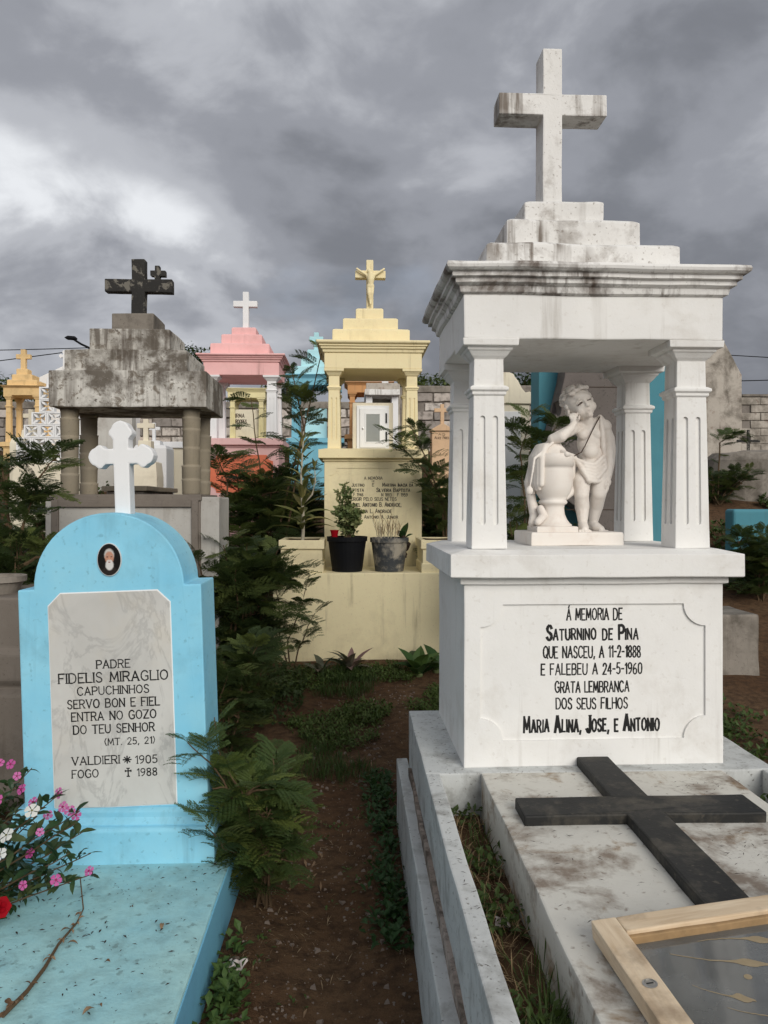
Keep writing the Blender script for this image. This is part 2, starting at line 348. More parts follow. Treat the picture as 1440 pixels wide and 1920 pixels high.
def dirty_glass():
    m, t, b = newmat('dusty_glass'); g = t.node('ShaderNodeNewGeometry'); pos = g.outputs['Position']
    b.inputs['Base Color'].default_value = (.9, .95, .95, 1); b.inputs['Roughness'].default_value = .06
    b.inputs['Transmission Weight'].default_value = 1.0; b.inputs['IOR'].default_value = 1.45
    d = t.node('ShaderNodeBsdfDiffuse'); d.inputs[0].default_value = (.24, .25, .245, 1)
    tr = t.node('ShaderNodeBsdfTransparent', i_0=(.75, .8, .8, 1)); gl = t.node('ShaderNodeBsdfGlossy', i_Roughness=.08)
    fr = t.node('ShaderNodeFresnel', i_0=1.5)
    a = t.node('ShaderNodeMixShader', i_0=t.math('ADD', t.math('MULTIPLY', t.noise(pos, 7, 6, .6), .9), .1), i_1=tr.outputs[0], i_2=d.outputs[0])
    c = t.node('ShaderNodeMixShader', i_0=t.math('MULTIPLY', fr.outputs[0], 1.6, clamp=True), i_1=a.outputs[0], i_2=gl.outputs[0])
    out = [n for n in t.n if n.type == 'OUTPUT_MATERIAL'][0]; t.l.new(c.outputs[0], out.inputs[0]); return m
M['glass'] = dirty_glass()
M['glass_grey'] = simple('frosted_pane', (.30, .315, .30), .12, .25, 3, spec=.6)
M['mud'] = simple('dried_mud', (.34, .27, .17), .9, .3, 40, .3)
M['metal'] = simple('dull_steel', (.42, .41, .39), .35, .4, 60, metal=.8)
M['plastic_black'] = simple('black_plastic', (.008, .0085, .010), .55, .3, 8, spec=.12)
M['plastic_grey'] = plaster('dirty_grey_plastic', (.045, .05, .055), (.06, .065, .07), dirt=(.40, .36, .29), blotch=.85, streak=0, speck=.1, bump=.2, bl_scale=6, bl=(.47, .60), rough=.5)
M['brownpeel'] = simple('dark_peat', (.035, .022, .016), .95, .5, 30, .8)
M['stem'] = simple('woody_stem', (.10, .065, .035), .85, .4, 40, .3)
M['stem_green'] = simple('green_stem', (.10, .12, .05), .7, .4, 40)
M['stem_pale'] = simple('pale_stem', (.42, .38, .29), .8, .3, 40)
M['leaf_f'] = leafmat('feathery_leaf', (.044, .074, .023), (.074, .116, .033), (.15, .19, .048))
M['leaf_fd'] = leafmat('dark_feathery_leaf', (.036, .058, .021), (.064, .096, .031), (.13, .16, .046), .3)
M['leaf_b'] = leafmat('broad_leaf', (.022, .055, .020), (.040, .090, .028), (.075, .13, .035), .25)
M['leaf_w'] = leafmat('weed_leaf', (.038, .068, .018), (.075, .115, .030), (.14, .175, .050), .25)
M['leaf_peri'] = leafmat('periwinkle_leaf', (.016, .040, .018), (.030, .065, .025), (.075, .10, .04), .22, .4)
M['leaf_yel'] = leafmat('olive_leaf', (.13, .14, .05), (.20, .20, .075), (.28, .24, .09), .3)
M['leaf_jade'] = leafmat('jade_leaf', (.09, .13, .045), (.17, .21, .08), (.28, .29, .13), .2)
M['leaf_purple'] = leafmat('purple_green_leaf', (.055, .085, .045), (.12, .115, .085), (.25, .15, .14), .2)
M['leaf_dry'] = leafmat('dry_leaf', (.10, .055, .03), (.17, .10, .055), (.28, .19, .115), .15)
M['straw'] = leafmat('dry_grass', (.28, .19, .10), (.40, .29, .17), (.50, .38, .24), .2)
M['pink_petal'] = leafmat('pink_petal', (.60, .10, .36), (.66, .14, .42), (.70, .20, .48), .3)
M['white_petal'] = leafmat('white_petal', (.80, .80, .76), (.82, .82, .78), (.83, .83, .80), .3)
M['magenta'] = simple('flower_eye', (.28, .012, .10), .6, .2)
M['red'] = simple('red_cloth', (.26, .002, .008), .7, .35, 30, spec=.1)
M['bag'] = simple('plastic_scrap', (.62, .55, .52), .5, .25, 25, .5)
def soilmat():
    m, t, b = newmat('soil'); g = t.node('ShaderNodeNewGeometry'); pos = g.outputs['Position']
    c = t.mix(t.ramp(t.noise(pos, 1.4, 6, .62), [(.35, 0), (.68, 1)]), (.108, .058, .030), (.138, .086, .048))
    c = t.mix(t.ramp(t.noise(pos, 17, 6, .68), [(.42, 0), (.66, 1)]), c, (.056, .033, .019))
    c = t.mix(t.ramp(t.noise(pos, 70, 4, .6), [(.62, 0), (.72, .6)]), c, (.17, .125, .085))
    t.l.new(c, b.inputs['Base Color']); b.inputs['Roughness'].default_value = .95; b.inputs['Specular IOR Level'].default_value = .15
    h = t.math('ADD', t.noise(pos, 26, 7, .7), t.math('MULTIPLY', t.noise(pos, 130, 4, .6), .4)); setbump(t, b, h, .9, .018); return m
M['soil'] = soilmat()
M['pebble'] = leafmat('pebble', (.09, .06, .045), (.15, .11, .085), (.25, .21, .18), 0, .9)
# ------------------------------------------------------------ painted / cut lettering (stroke alphabet)
S = 's'
GL = {
'A': (.66, [[(0,0),(.33,1),(.66,0)], [(.12,.34),(.54,.34)]]), 'B': (.58, [[(0,0),(0,1)], [S,(0,1),(.34,1),(.5,.88),(.5,.64),(.34,.53),(0,.53)], [S,(.3,.53),(.54,.46),(.58,.26),(.5,.06),(.3,0),(0,0)]]),
'C': (.62, [[S,(.62,.82),(.48,.98),(.26,1),(.06,.8),(0,.5),(.06,.2),(.26,0),(.48,.02),(.62,.18)]]), 'D': (.64, [[(0,0),(0,1)], [S,(0,1),(.32,1),(.56,.84),(.64,.5),(.56,.16),(.32,0),(0,0)]]),
'E': (.5, [[(.5,1),(0,1),(0,0),(.5,0)], [(0,.53),(.4,.53)]]), 'F': (.5, [[(.5,1),(0,1),(0,0)], [(0,.53),(.4,.53)]]),
'G': (.64, [[S,(.62,.82),(.48,.98),(.26,1),(.06,.8),(0,.5),(.06,.2),(.26,0),(.5,.02),(.64,.14)], [(.64,.12),(.64,.45),(.42,.45)]]),
'H': (.6, [[(0,0),(0,1)], [(.6,0),(.6,1)], [(0,.52),(.6,.52)]]), 'I': (.0, [[(0,0),(0,1)]]), 'J': (.42, [[S,(.42,1),(.42,.5),(.42,.2),(.3,0),(.12,0),(0,.16)]]),
'L': (.48, [[(0,1),(0,0),(.48,0)]]), 'M': (.74, [[(0,0),(.06,1),(.37,.2),(.68,1),(.74,0)]]), 'N': (.6, [[(0,0),(0,1),(.6,0),(.6,1)]]),
'O': (.68, [[S,(.34,1),(.1,.86),(0,.5),(.1,.14),(.34,0),(.58,.14),(.68,.5),(.58,.86),(.34,1)]]), 'P': (.54, [[(0,0),(0,1)], [S,(0,1),(.34,1),(.54,.88),(.54,.6),(.34,.47),(0,.47)]]),
'Q': (.68, [[S,(.34,1),(.1,.86),(0,.5),(.1,.14),(.34,0),(.58,.14),(.68,.5),(.58,.86),(.34,1)], [(.42,.24),(.7,-.08)]]),
'R': (.58, [[(0,0),(0,1)], [S,(0,1),(.34,1),(.54,.88),(.54,.62),(.34,.5),(0,.5)], [(.3,.5),(.58,0)]]), 'S': (.52, [[S,(.5,.84),(.36,1),(.14,.98),(.03,.8),(.1,.6),(.4,.44),(.52,.24),(.42,.03),(.16,0),(0,.16)]]),
'T': (.6, [[(0,1),(.6,1)], [(.3,1),(.3,0)]]), 'U': (.6, [[S,(0,1),(0,.6),(.02,.22),(.16,.02),(.3,0),(.44,.02),(.58,.22),(.6,.6),(.6,1)]]), 'V': (.66, [[(0,1),(.33,0),(.66,1)]]), 'Z': (.58, [[(0,1),(.58,1),(0,0),(.58,0)]]),
'0': (.5, [[S,(.25,1),(.05,.86),(0,.5),(.05,.14),(.25,0),(.45,.14),(.5,.5),(.45,.86),(.25,1)]]), '1': (.2, [[(0,.8),(.2,1),(.2,0)]]), '2': (.48, [[S,(.02,.76),(.1,.96),(.3,1),(.46,.84),(.42,.58),(.2,.26),(0,0)], [(0,0),(.48,0)]]),
'3': (.46, [[S,(0,.88),(.2,1),(.42,.88),(.4,.62),(.2,.53)], [S,(.2,.53),(.46,.4),(.44,.1),(.2,0),(0,.12)]]), '4': (.5, [[(.38,0),(.38,1),(0,.3),(.5,.3)]]), '5': (.46, [[(.44,1),(.08,1),(.03,.54)], [S,(.03,.54),(.22,.62),(.44,.48),(.44,.14),(.22,0),(0,.1)]]),
'6': (.48, [[S,(.4,.98),(.14,.8),(0,.4),(.06,.08),(.26,0),(.46,.14),(.44,.42),(.24,.54),(.04,.38)]]), '7': (.46, [[(0,1),(.46,1),(.16,0)]]), '8': (.48, [[S,(.24,1),(.05,.9),(.06,.64),(.24,.53),(.44,.38),(.44,.1),(.24,0),(.04,.1),(.04,.38),(.24,.53),(.42,.64),(.43,.9),(.24,1)]]),
'9': (.48, [[S,(.46,.6),(.24,.46),(.04,.58),(.02,.86),(.22,1),(.44,.9),(.48,.6),(.36,.2),(.1,0)]]),
'.': (.02, [[(0,0),(.02,.03)]]), ',': (.08, [[(.08,.06),(0,-.16)]]), '-': (.3, [[(0,.5),(.3,.5)]]), '(': (.16, [[S,(.16,1.05),(.02,.75),(0,.45),(.16,-.05)]]), ')': (.16, [[S,(0,1.05),(.14,.75),(.16,.45),(0,-.05)]]),
'*': (.6, [[(.3,.12),(.3,.98)], [(.0,.55),(.6,.55)], [(.1,.25),(.5,.85)], [(.1,.85),(.5,.25)]]), '+': (.44, [[(.22,0),(.22,1)], [(0,.68),(.44,.68)], [(.12,0),(.32,0)], [(.12,1),(.32,1)], [(0,.6),(0,.76)], [(.44,.6),(.44,.76)]]),
"'": (.1, [[(0,.0),(.1,.25)]]), ' ': (.34, [])}
SERIF = set('ADEFHILMNPRTUVBZ1')
def crom(p, n=5):
    out = []
    for i in range(len(p)-1):
        a, b, c, d = p[max(i-1,0)], p[i], p[i+1], p[min(i+2,len(p)-1)]
        for k in range(n):
            t = k/n; out.append(tuple(.5*(2*b[j]+(c[j]-a[j])*t+(2*a[j]-5*b[j]+4*c[j]-d[j])*t*t+(3*b[j]-a[j]-3*c[j]+d[j])*t**3) for j in (0, 1)))
    return out+[p[-1]]
def lettering(text, x0, x1, z0, z1, y, mat, parent, name='text_line', thick=.11, serif=False, bold='', rng=None):
    """one line of lettering fitted between x0..x1 (metres) with cap height z1-z0, facing -y"""
    rng = rng or random.Random(len(text)); H = z1-z0; mb = MB(); strokes = []; cx = 0; gap = .24
    for ch in text:
        low = ch.islower(); k = .76 if low else 1.0; up = ch.upper()
        acc = None; oz, sl_ = (rng.uniform(-.03, .03), rng.uniform(-.035, .035)) if not serif else (rng.uniform(-.008, .008), 0)
        if up in 'ÁÓÉ': acc = True; up = {'Á': 'A', 'Ó': 'O', 'É': 'E'}[up]
        wd, st = GL[up]; th = thick*(1.4 if ch in bold else 1.0)*(1 if not low else .95)
        for s_ in st:
            pts = crom(s_[1:]) if s_[0] == S else s_
            runs = [pts] if s_[0] == S else [pts[i_:i_+2] for i_ in range(len(pts)-1)]
            for ru in runs: strokes.append(([(cx+px_*k+py_*sl_, py_*k+oz) for px_, py_ in ru], th*rng.uniform(.88, 1.12)))
            if serif and up in SERIF and s_[0] != S:
                for (ex, ez) in (s_[0], s_[-1]):
                    if abs(ez) < .01 or abs(ez-1) < .01: strokes.append(([(cx+(ex-.1)*k, ez*k), (cx+(ex+.1)*k, ez*k)], th*.6))
        if acc: strokes.append(([(cx+wd*.45, 1.12), (cx+wd*.62, 1.3)], th))
        cx += wd*k+gap
    cx -= gap; sx = (x1-x0)/cx
    for i, (pts, th) in enumerate(strokes):
        q = [Vector((x0+a*sx, z0+b*H)) for a, b in pts]; hw = th*H*.5; yy = y-.0004-(i % 7)*.00003
        L, Rr = [], []
        for k in range(len(q)):
            d1 = (q[k]-q[k-1]).normalized() if k else None; d2 = (q[k+1]-q[k]).normalized() if k < len(q)-1 else None
            d = ((d1 or d2)+(d2 or d1)); d = d.normalized() if d.length > 1e-6 else (d2 or d1)
            nrm = Vector((-d.y, d.x)); c = 1.0
            if d1 and d2: c = 1/max(.55, math.sqrt(max(0, (1+d1.dot(d2))/2)))
            ww = hw*c*(1+rng.uniform(-.17, .17)); e = Vector((0, 0))
            if k == 0: e = -d*hw*.7
            if k == len(q)-1: e = d*hw*.7
            L.append(q[k]+e+nrm*ww); Rr.append(q[k]+e-nrm*ww)
        n = len(q)
        mb.add([(p.x, yy, p.y) for p in Rr]+[(p.x, yy, p.y) for p in L], [(k, k+1, n+k+1, n+k) for k in range(n-1)])
    return mb.build(name, mat, parent)
def corner_panel(x0, x1, z0, z1, r, n=7, concave=True):
    out = []
    for cx, cz, a0 in ((x0, z0, 90), (x1, z0, 180), (x1, z1, 270), (x0, z1, 0)):
        for k in range(n+1):
            a = R(a0-90*k/n); out.append((cx+r*math.cos(a), cz+r*math.sin(a)))
    return out

# ------------------------------------------------------------ the canopy tombs
def column_mesh(wb, wt, h, flute, fz, depth=.009, bev=.004, jit=.001, nf=2, sp=.36):
    mb = MB(); mb.rings([[(-a/2,-a/2,z),(a/2,-a/2,z),(a/2,a/2,z),(-a/2,a/2,z)] for a, z in ((wb, 0), (wt, h))])
    me = mb.mesh('column_shaft', bevel=bev, sub=.12, jit=jit); o = link('tmp', me)
    cut = MB(); z0, z1 = fz; hw = lambda z: (wb+(wt-wb)*z/h)/2; r = flute/2
    for side in range(4):
        for k in range(nf):
            xc = 0 if nf == 1 else (-.5+k)*wb*sp
            outl = [(xc+r*math.cos(R(a)), z1-r+r*math.sin(R(a))) for a in range(0, 181, 30)]+[(xc+r*math.cos(R(a)), z0+r+r*math.sin(R(a))) for a in range(180, 361, 30)]
            n = len(outl); A = [(x, -hw(z)-.03, z) for x, z in outl]; B = [(x, -hw(z)+depth, z) for x, z in outl]
            rot = Matrix.Rotation(R(90*side), 3, 'Z'); pts = [tuple(rot @ Vector(p)) for p in A+B]
            cut.add(pts, [tuple(range(n)), tuple(range(2*n-1, n-1, -1))]+[(i,i+n,(i+1)%n+n,(i+1)%n) for i in range(n)])
    bool_cut(o, cut); me = o.data; bpy.data.objects.remove(o); me.materials.clear(); return me
def canopy(root, fr, ped, D, slab, cols, entab, corn, steps, cross, mats, bev=.006, jit=.0022, sub=.09, flute=.02, panel=None, pbot=None, crossfig=None, cfront=None, nf=2, pdeep=.009):
    T = {}; mid = (ped[0]+ped[1])/2
    x0, x1 = fr.x(ped[0]), fr.x(ped[1]); kw = dict(bevel=bev, sub=sub, jit=jit)
    zb = fr.z(mid, ped[3]) if pbot is None else pbot-fr.O.z
    ov, yt, yb = slab; zsb, zst = fr.z(mid, yb, -ov), fr.z(mid, yt, -ov); ch = .016*(x1-x0)
    o = MB().box(x0, x1, 0, D, zb, zsb-.012).build('pedestal', mats['ped'], root, **kw); T['pedestal'] = o; T['x'] = (x0, x1)
    if panel:
        a, b = fr.xz(panel[0], panel[3]), fr.xz(panel[1], panel[2])
        bool_cut(o, MB().prism(corner_panel(a[0], b[0], a[1], b[1], panel[4]*(b[0]-a[0])), -.05, pdeep))
    pr = [(.004, zsb-.03), (.014, zsb-.026), (.014, zsb-.004), (ov-.004, zsb), (ov, zsb+.003), (ov, zst), (-.012, zst+ch)]
    MB().profile(x0, x1, 0, D, pr).build('slab', mats['slab'], root, **kw); zf = zst+ch
    ins, wb, wt = cols; ze0, ze1 = fr.z(mid, entab[1]), fr.z(mid, entab[0]); hc = ze0-zf
    cm = column_mesh(wb, wt, hc-.001, flute, (hc*.115, hc*.64), jit=jit*.5, nf=nf, bev=bev*.7); cm.materials.append(mats['col'])
    q = wt/2; cap = MB().profile(-q, q, -q, q, [(-.002, hc*.905), (.004, hc*.915), (.012, hc*.925), (q*.42, hc*.945), (q*.55, hc*.952), (q*.55, hc*.963), (q*.88, hc*.968), (q*.92, hc*1.0)]).mesh('capital', bevel=bev*.5); cap.materials.append(mats['col'])
    q2 = wt/2+.004; col_ = MB().profile(-q2, q2, -q2, q2, [(0, hc*.735), (.006, hc*.742), (.006, hc*.755), (.014, hc*.762), (.014, hc*.775), (.002, hc*.785)]).mesh('collar', bevel=bev*.4); col_.materials.append(mats['col'])
    for cx in (x0+ins+wb/2, x1-ins-wb/2):
        for cy in (ins+wb/2, D-ins-wb/2):
            c = link('column', cm, root); c.location = (cx, cy, zf)
            link('capital', cap, c); link('collar', col_, c)
    T['floor'] = zf
    ko, kt = corn; zk = fr.z(mid, kt, -ko)
    MB().box(x0, x1, 0, D, ze0, ze1+.002).build('entablature', mats['entab'], root, **kw)
    hk = zk-ze1
    pr = [(.002, ze1), (ko*.18, ze1+hk*.06), (ko*.24, ze1+hk*.26), (ko*.42, ze1+hk*.34), (ko*.46, ze1+hk*.36), (ko*.46, ze1+hk*.52), (ko*.66, ze1+hk*.55), (ko*.66, ze1+hk*.70), (ko*.84, ze1+hk*.73), (ko*.96, ze1+hk*.80), (ko, ze1+hk*.90), (ko*.95, ze1+hk*1.0), (-.06, zk+.012)]
    MB().profile(x0, x1, 0, D, pr).build('cornice', mats['corn'], root, bevel=bev*.4, sub=sub, jit=jit*1.3)
    zp = zk
    for i, (a, b, yt_, sb) in enumerate(steps):
        xa, xb = fr.x(a, sb), fr.x(b, sb); zt = fr.z((a+b)/2, yt_, sb); dd = sb*.94
        MB().rings([[(xa, sb, zp-.02), (xb, sb, zp-.02), (xb, D-dd, zp-.02), (xa, D-dd, zp-.02)], [(xa, sb, zt-.012), (xb, sb, zt-.012), (xb, D-dd, zt-.012), (xa, D-dd, zt-.012)], [(xa+.02, sb+.02, zt), (xb-.02, sb+.02, zt), (xb-.02, D-dd-.02, zt), (xa+.02, D-dd-.02, zt)]]).build('roof_step', mats['step'], root, seed=i, bevel=bev, sub=sub, jit=jit*2.4)
        zp = zt
    if cross:
        pl, pr_, pt, al, ar, at, ab, th = cross; yc = D/2-th/2; f_ = lambda p: fr.x(p, yc)
        xl, xr, zt = f_(pl), f_(pr_), fr.z(pl, pt, yc); za, zb_ = fr.z(pl, at, yc), fr.z(pl, ab, yc)
        out = [(xl, zp-.01), (xr, zp-.01), (xr, zb_), (f_(ar), zb_), (f_(ar), za), (xr, za), (xr, zt), (xl, zt), (xl, za), (f_(al), za), (f_(al), zb_), (xl, zb_)]
        T['cross'] = MB().prism(out, yc, yc+th).build('cross', mats['cross'], root, bevel=bev*.8, sub=sub, jit=jit*.8)
        T['cross_y'] = yc
    return T
def allmat(m, **kw):
    d = {k: m for k in ('ped', 'slab', 'col', 'entab', 'corn', 'step', 'cross')}; d.update(kw); return d

# ---- the ground and the terrain
def terrain():
    xs = sorted(set([round(-4+.08*i, 3) for i in range(101)]+[-60, -40, -25, -16, -12, -9, -7, -6, -5, -4.5, 4.5, 5, 6, 7, 9, 12, 16, 25, 40, 60, 150, -150, 400, -400]))
    ys = sorted(set([round(.4+.08*i, 3) for i in range(90)]+[7.6+.25*i for i in range(55)]+[-200, -60, -20, -8, -3, -1, 0, 22, 25, 30, 40, 60, 100, 200, 500, 900]))
    nx = len(xs); v = [(x, y, ground(x, y)) for y in ys for x in xs]
    f_ = [(j*nx+i, j*nx+i+1, (j+1)*nx+i+1, (j+1)*nx+i) for j in range(len(ys)-1) for i in range(nx-1)]
    me = bpy.data.meshes.new('ground'); me.from_pydata(v, [], f_); me.update(); me.shade_smooth()
    tag(link('ground', me, None, M['soil']), kind='structure')
terrain()

# ---- white tomb with the statue
fw = Frame(1113, 2.87, 3.0, 0.0)
wt = empty('canopy_tomb', fw.O, fw.a, 'tall white canopy tomb with fluted columns, plain white cross and inscription to Saturnino de Pina', 'tomb', 'canopy tombs')
mw = allmat(M['white'], corn=M['white_cornice'], step=M['white_roof'], cross=M['white_roof'])
TW = canopy(wt, fw, (870, 1356, 1092, 1436), .74, (.055, 1040, 1083), (.034, .135, .110), (555, 636), (.074, 491),
            [(912, 1274, 454, .085), (949, 1199, 409, .165), (984, 1132, 373, .24)], (1018, 1054, 90, 936, 1138, 175, 215, .12), mw, panel=(901, 1323, 1131, 1390, .098), pbot=.565, jit=.0034, sub=.07)
def wline(s, a, b, t, bt, bold=''):
    q = lambda zx: 860+zx*.36111; r_ = lambda zy: 1090+zy*.36111
    x0, z0 = fw.xz(q(a), r_(bt)); x1, z1 = fw.xz(q(b), r_(t))
    lettering(s, x0, x1, z0, fw.z(q(a), r_(t)), .009, M['ink'], TW['pedestal'], thick=.135, bold=bold)
wline('Á MEMORIA DE', 565, 852, 145, 203); wline('Saturnino de Pina', 462, 935, 234, 306, 'SP'); wline('QUE NASCEU, A 11-2-1888', 443, 948, 342, 400)
wline('E FALEBEU A 24-5-1960', 432, 955, 432, 488); wline('GRATA LEMBRANCA', 505, 888, 525, 580); wline('DOS SEUS FILHOS', 510, 880, 612, 667); wline('Maria Alina, Jose, e Antonio', 342, 1045, 705, 787, 'AJ')

fa = Frame(720, 0.0, 2.3, 0.0)          # grid of the near graves: x across, y along
MA = Matrix.Rotation(fa.a, 4, 'Z')
def in_a(o, root):
    o.parent = root; o.matrix_basis = (Matrix.Translation(root.location) @ Matrix.Rotation(root.rotation_euler.z, 4, 'Z')).inverted() @ MA; return o
kb = dict(bevel=.006, sub=.1, jit=.004)
V0 = .55
in_a(MB().box(.209, .262, V0, 3.70, -.08, .318).build('step', M['white_side'], None, **kb), wt)
in_a(MB().box(.263, .3155, V0, 2.772, -.08, .569).build('curb', M['white_side'], None, seed=2, **kb), wt)
in_a(MB().box(.249, .266, V0, 3.45, .31, .355).build('peeled_ledge', M['brown_edge'], None, bevel=.003, sub=.03, jit=.011, seed=5), wt)
in_a(MB().box(.263, 1.556, 2.774, 3.62, -.08, .569).build('plinth', M['white_side'], None, seed=3, **kb), wt)
in_a(MB().box(.4644, 1.354, V0, 2.772, .2, .569).build('grave_slab', M['slab_white'], None, seed=4, **kb), wt)
in_a(MB().box(1.502, 1.556, V0, 2.772, -.08, .569).build('curb', M['white_side'], None, seed=6, **kb), wt)
in_a(MB().box(1.558, 1.612, V0, 3.70, -.08, .318).build('step', M['white_side'], None, seed=7, **kb), wt)
for u0, u1 in ((.317, .463), (1.356, 1.5)):
    in_a(MB().box(u0, u1, V0, 2.772, .0, .41).build('planting_soil', M['soil'], None, sub=.05, jit=.02, seed=8), wt)
cr = MB(); zc0, zc1 = .560, .601
cr.rings([[(u, v, z) for u, v in ((.833,.75),(.955,.75),(.955,2.312),(1.268,2.312),(1.268,2.457),(.955,2.457),(.955,2.845),(.833,2.845),(.833,2.457),(.52,2.457),(.52,2.312),(.833,2.312))] for z in (zc0, zc1)])
in_a(cr.build('slab_cross', M['black_slate'], None, bevel=.006, sub=.08, jit=.003), wt)

# ---- wooden glazed frame lying on that slab
wf = empty('window_frame', fa.world(.534, 1.70, .573), fa.a+R(3.5), 'wooden glazed frame with a round lock lying on the white grave slab', 'window frame')
wf.rotation_euler = (0, R(-5.2), fa.a+R(3.5))
fwid, flen, rw, rt = .64, 1.0, .058, .042
def rail(x0, x1, y0, y1, nm='rail', along='x'):
    mb = MB(); L = (x1-x0) if along == 'x' else (y1-y0); wd = (y1-y0) if along == 'x' else (x1-x0)
    mb.box(-L/2, L/2, -wd/2, wd/2, 0, rt); o = mb.build(nm, M['wood'], wf, bevel=.004, sub=.06, jit=.0025, seed=x0*9+y0)
    o.location = ((x0+x1)/2, (y0+y1)/2, 0); o.rotation_euler = (0, 0, 0 if along == 'x' else R(90)); return o
st_ = rail(0, rw, -flen, 0, 'stile', 'y'); rail(fwid-rw, fwid, -flen, 0, 'stile', 'y'); rail(rw+.001, fwid-rw-.001, -rw, 0); rail(rw+.001, fwid-rw-.001, -flen, -flen+rw)
MB().box(rw-.004, fwid-rw+.004, -flen+rw-.004, -rw+.004, .014, .018).build('pane', M['glass'], wf)
MB().box(rw+.001, fwid-rw-.001, -rw-.012, -rw-.001, .012, .034).build('glazing_bead', M['wood_worn'], wf, bevel=.003, sub=.03, jit=.003)
kx, ky = .030, -.235
MB().lathe(kx, ky, [(.0145, rt-.004), (.0145, rt+.002), (.0115, rt+.003), (.0115, rt+.0015), (.001, rt+.0018)], 20).build('lock', M['metal'], wf)
MB().box(kx-.007, kx+.007, ky-.0012, ky+.0012, rt+.001, rt+.0026).build('keyhole', M['ink'], wf)
MB().lathe(kx, ky, [(.018, rt-.002), (.018, rt+.0006), (.001, rt+.0007)], 20).build('lock_hole', M['ink_brown'], wf)
rg = random.Random(5)
for (xa, ya, xb, yb, wd) in ((.125, -.115, .30, -.21, .006), (.20, -.09, .36, -.13, .005), (.12, -.22, .21, -.30, .005), (.15, -.29, .24, -.37, .004)):
    n = 16; L, Rr = [], []
    for i in range(n+1):
        t = i/n; w_ = wd*(.35+.5*t)+(.020*math.exp(-((t-.78)/.12)**2) if wd > .0045 else 0)
        cx_, cy_ = xa+(xb-xa)*t, ya+(yb-ya)*t+.008*math.sin(t*4+xa*30)+rg.uniform(-.001, .001)
        L.append((cx_, cy_+w_*.6, .0186)); Rr.append((cx_, cy_-w_*.6, .0186))
    MB().add(L+Rr, [(i, i+1, n+2+i, n+1+i) for i in range(n)]).build('mud_streak', M['mud'], wf)
MB().lathe(.235, -.225, [(.008, .0182), (.008, .0187), (.001, .0188)], 12).build('mud_streak', M['mud'], wf)

# ---- blue grave
bg_ = empty('headstone_grave', fa.world(-.903, 2.9, 0), fa.a, 'sky blue arched headstone grave with white budded cross, oval portrait and marble plaque', 'grave')
def in_b(o, par=None): return in_a(o, bg_)
in_b(MB().box(-1.345, -.461, .7, 3.30, -.08, .216).build('grave_slab', M['blue_slab'], None, bevel=.008, sub=.12, jit=.004))
in_b(MB().box(-.4625, -.4565, .7, 3.29, -.08, .208).build('slab_side', M['blue_dark'], None, bevel=.002, sub=.12, jit=.0015))  # thin panel giving the slab's right side a stronger, darker blue than its top
in_b(MB().profile(-1.29, -.5137, 2.871, 3.24, [(0, .20), (0, .335), (-.008, .345), (-.02, .348)]).build('headstone_base', M['blue'], None, bevel=.004, sub=.12, jit=.002))
in_b(MB().profile(-1.275, -.533, 2.895, 3.22, [(0, .34), (0, .352), (-.012, .375), (-.012, .395), (-.03, .405)]).build('base_moulding', M['blue'], None, bevel=.004, sub=.12, jit=.002))
hp = Vector((-.9035, 2.93, .395)); ROLL = R(-1.9)
hs_m = MA.inverted() @ MA @ Matrix.Translation(hp) @ Matrix.Rotation(ROLL, 4, 'Y')
def in_h(o, par=None):
    o.parent = par or bg_
    if par is None: o.matrix_basis = (Matrix.Translation(bg_.location) @ Matrix.Rotation(bg_.rotation_euler.z, 4, 'Z')).inverted() @ MA @ Matrix.Translation(hp) @ Matrix.Rotation(ROLL, 4, 'Y')
    return o
def hs(px, py, dy=0.0):
    """photo pixel -> headstone-local x,z on its front plane"""
    t = math.atan((px-720)/F)+fa.a; v = hp.y+dy; u = v*math.tan(t); Yw = u*math.sin(fa.a)+v*math.cos(fa.a); z = CAMZ-(py-HZ)/F*Yw
    q = Matrix.Rotation(-ROLL, 3, 'Y') @ Vector((u-hp.x, 0, z-hp.z)); return q.x, q.z
xl, xr = hs(39, 1300)[0], hs(384, 1300)[0]; zsh = (hs(35, 1105)[1]+hs(376, 1097)[1])/2; xa, xb = hs(63, 1105)[0], hs(346, 1097)[0]; ztop = hs(213, 961)[1]
cxm, ra, rz_ = (xa+xb)/2, (xb-xa)/2, ztop-zsh
out = [(xl, 0), (xr, 0), (xr, zsh)]+[(cxm+ra*math.cos(R(a)), zsh+rz_*math.sin(R(a))) for a in range(0, 181, 6)]+[(xl, zsh)]
hsb = in_h(MB().prism(out, 0, .26).build('headstone', M['blue'], None, bevel=.006, jit=.0026, ang=40))
pa, pb = hs(97, 1300), hs(324, 1300); zt, zb = hs(210, 1110)[1], hs(216, 1511)[1]; cz = .045
plq = in_h(MB().prism([(pa[0], zb), (pb[0], zb), (pb[0], zt-cz), (pb[0]-cz, zt), (pa[0]+cz, zt), (pa[0], zt-cz)], -.006, .01).build('plaque', M['marble'], None, bevel=.0015))
g2 = .004
in_h(MB().prism([(pa[0]-g2, zb-g2), (pb[0]+g2, zb-g2), (pb[0]+g2, zt-cz+g2*.4), (pb[0]-cz+g2*.4, zt+g2), (pa[0]+cz-g2*.4, zt+g2), (pa[0]-g2, zt-cz+g2*.4)], -.002, .009).build('plaque_grout', M['white_paint'], None, bevel=.001))
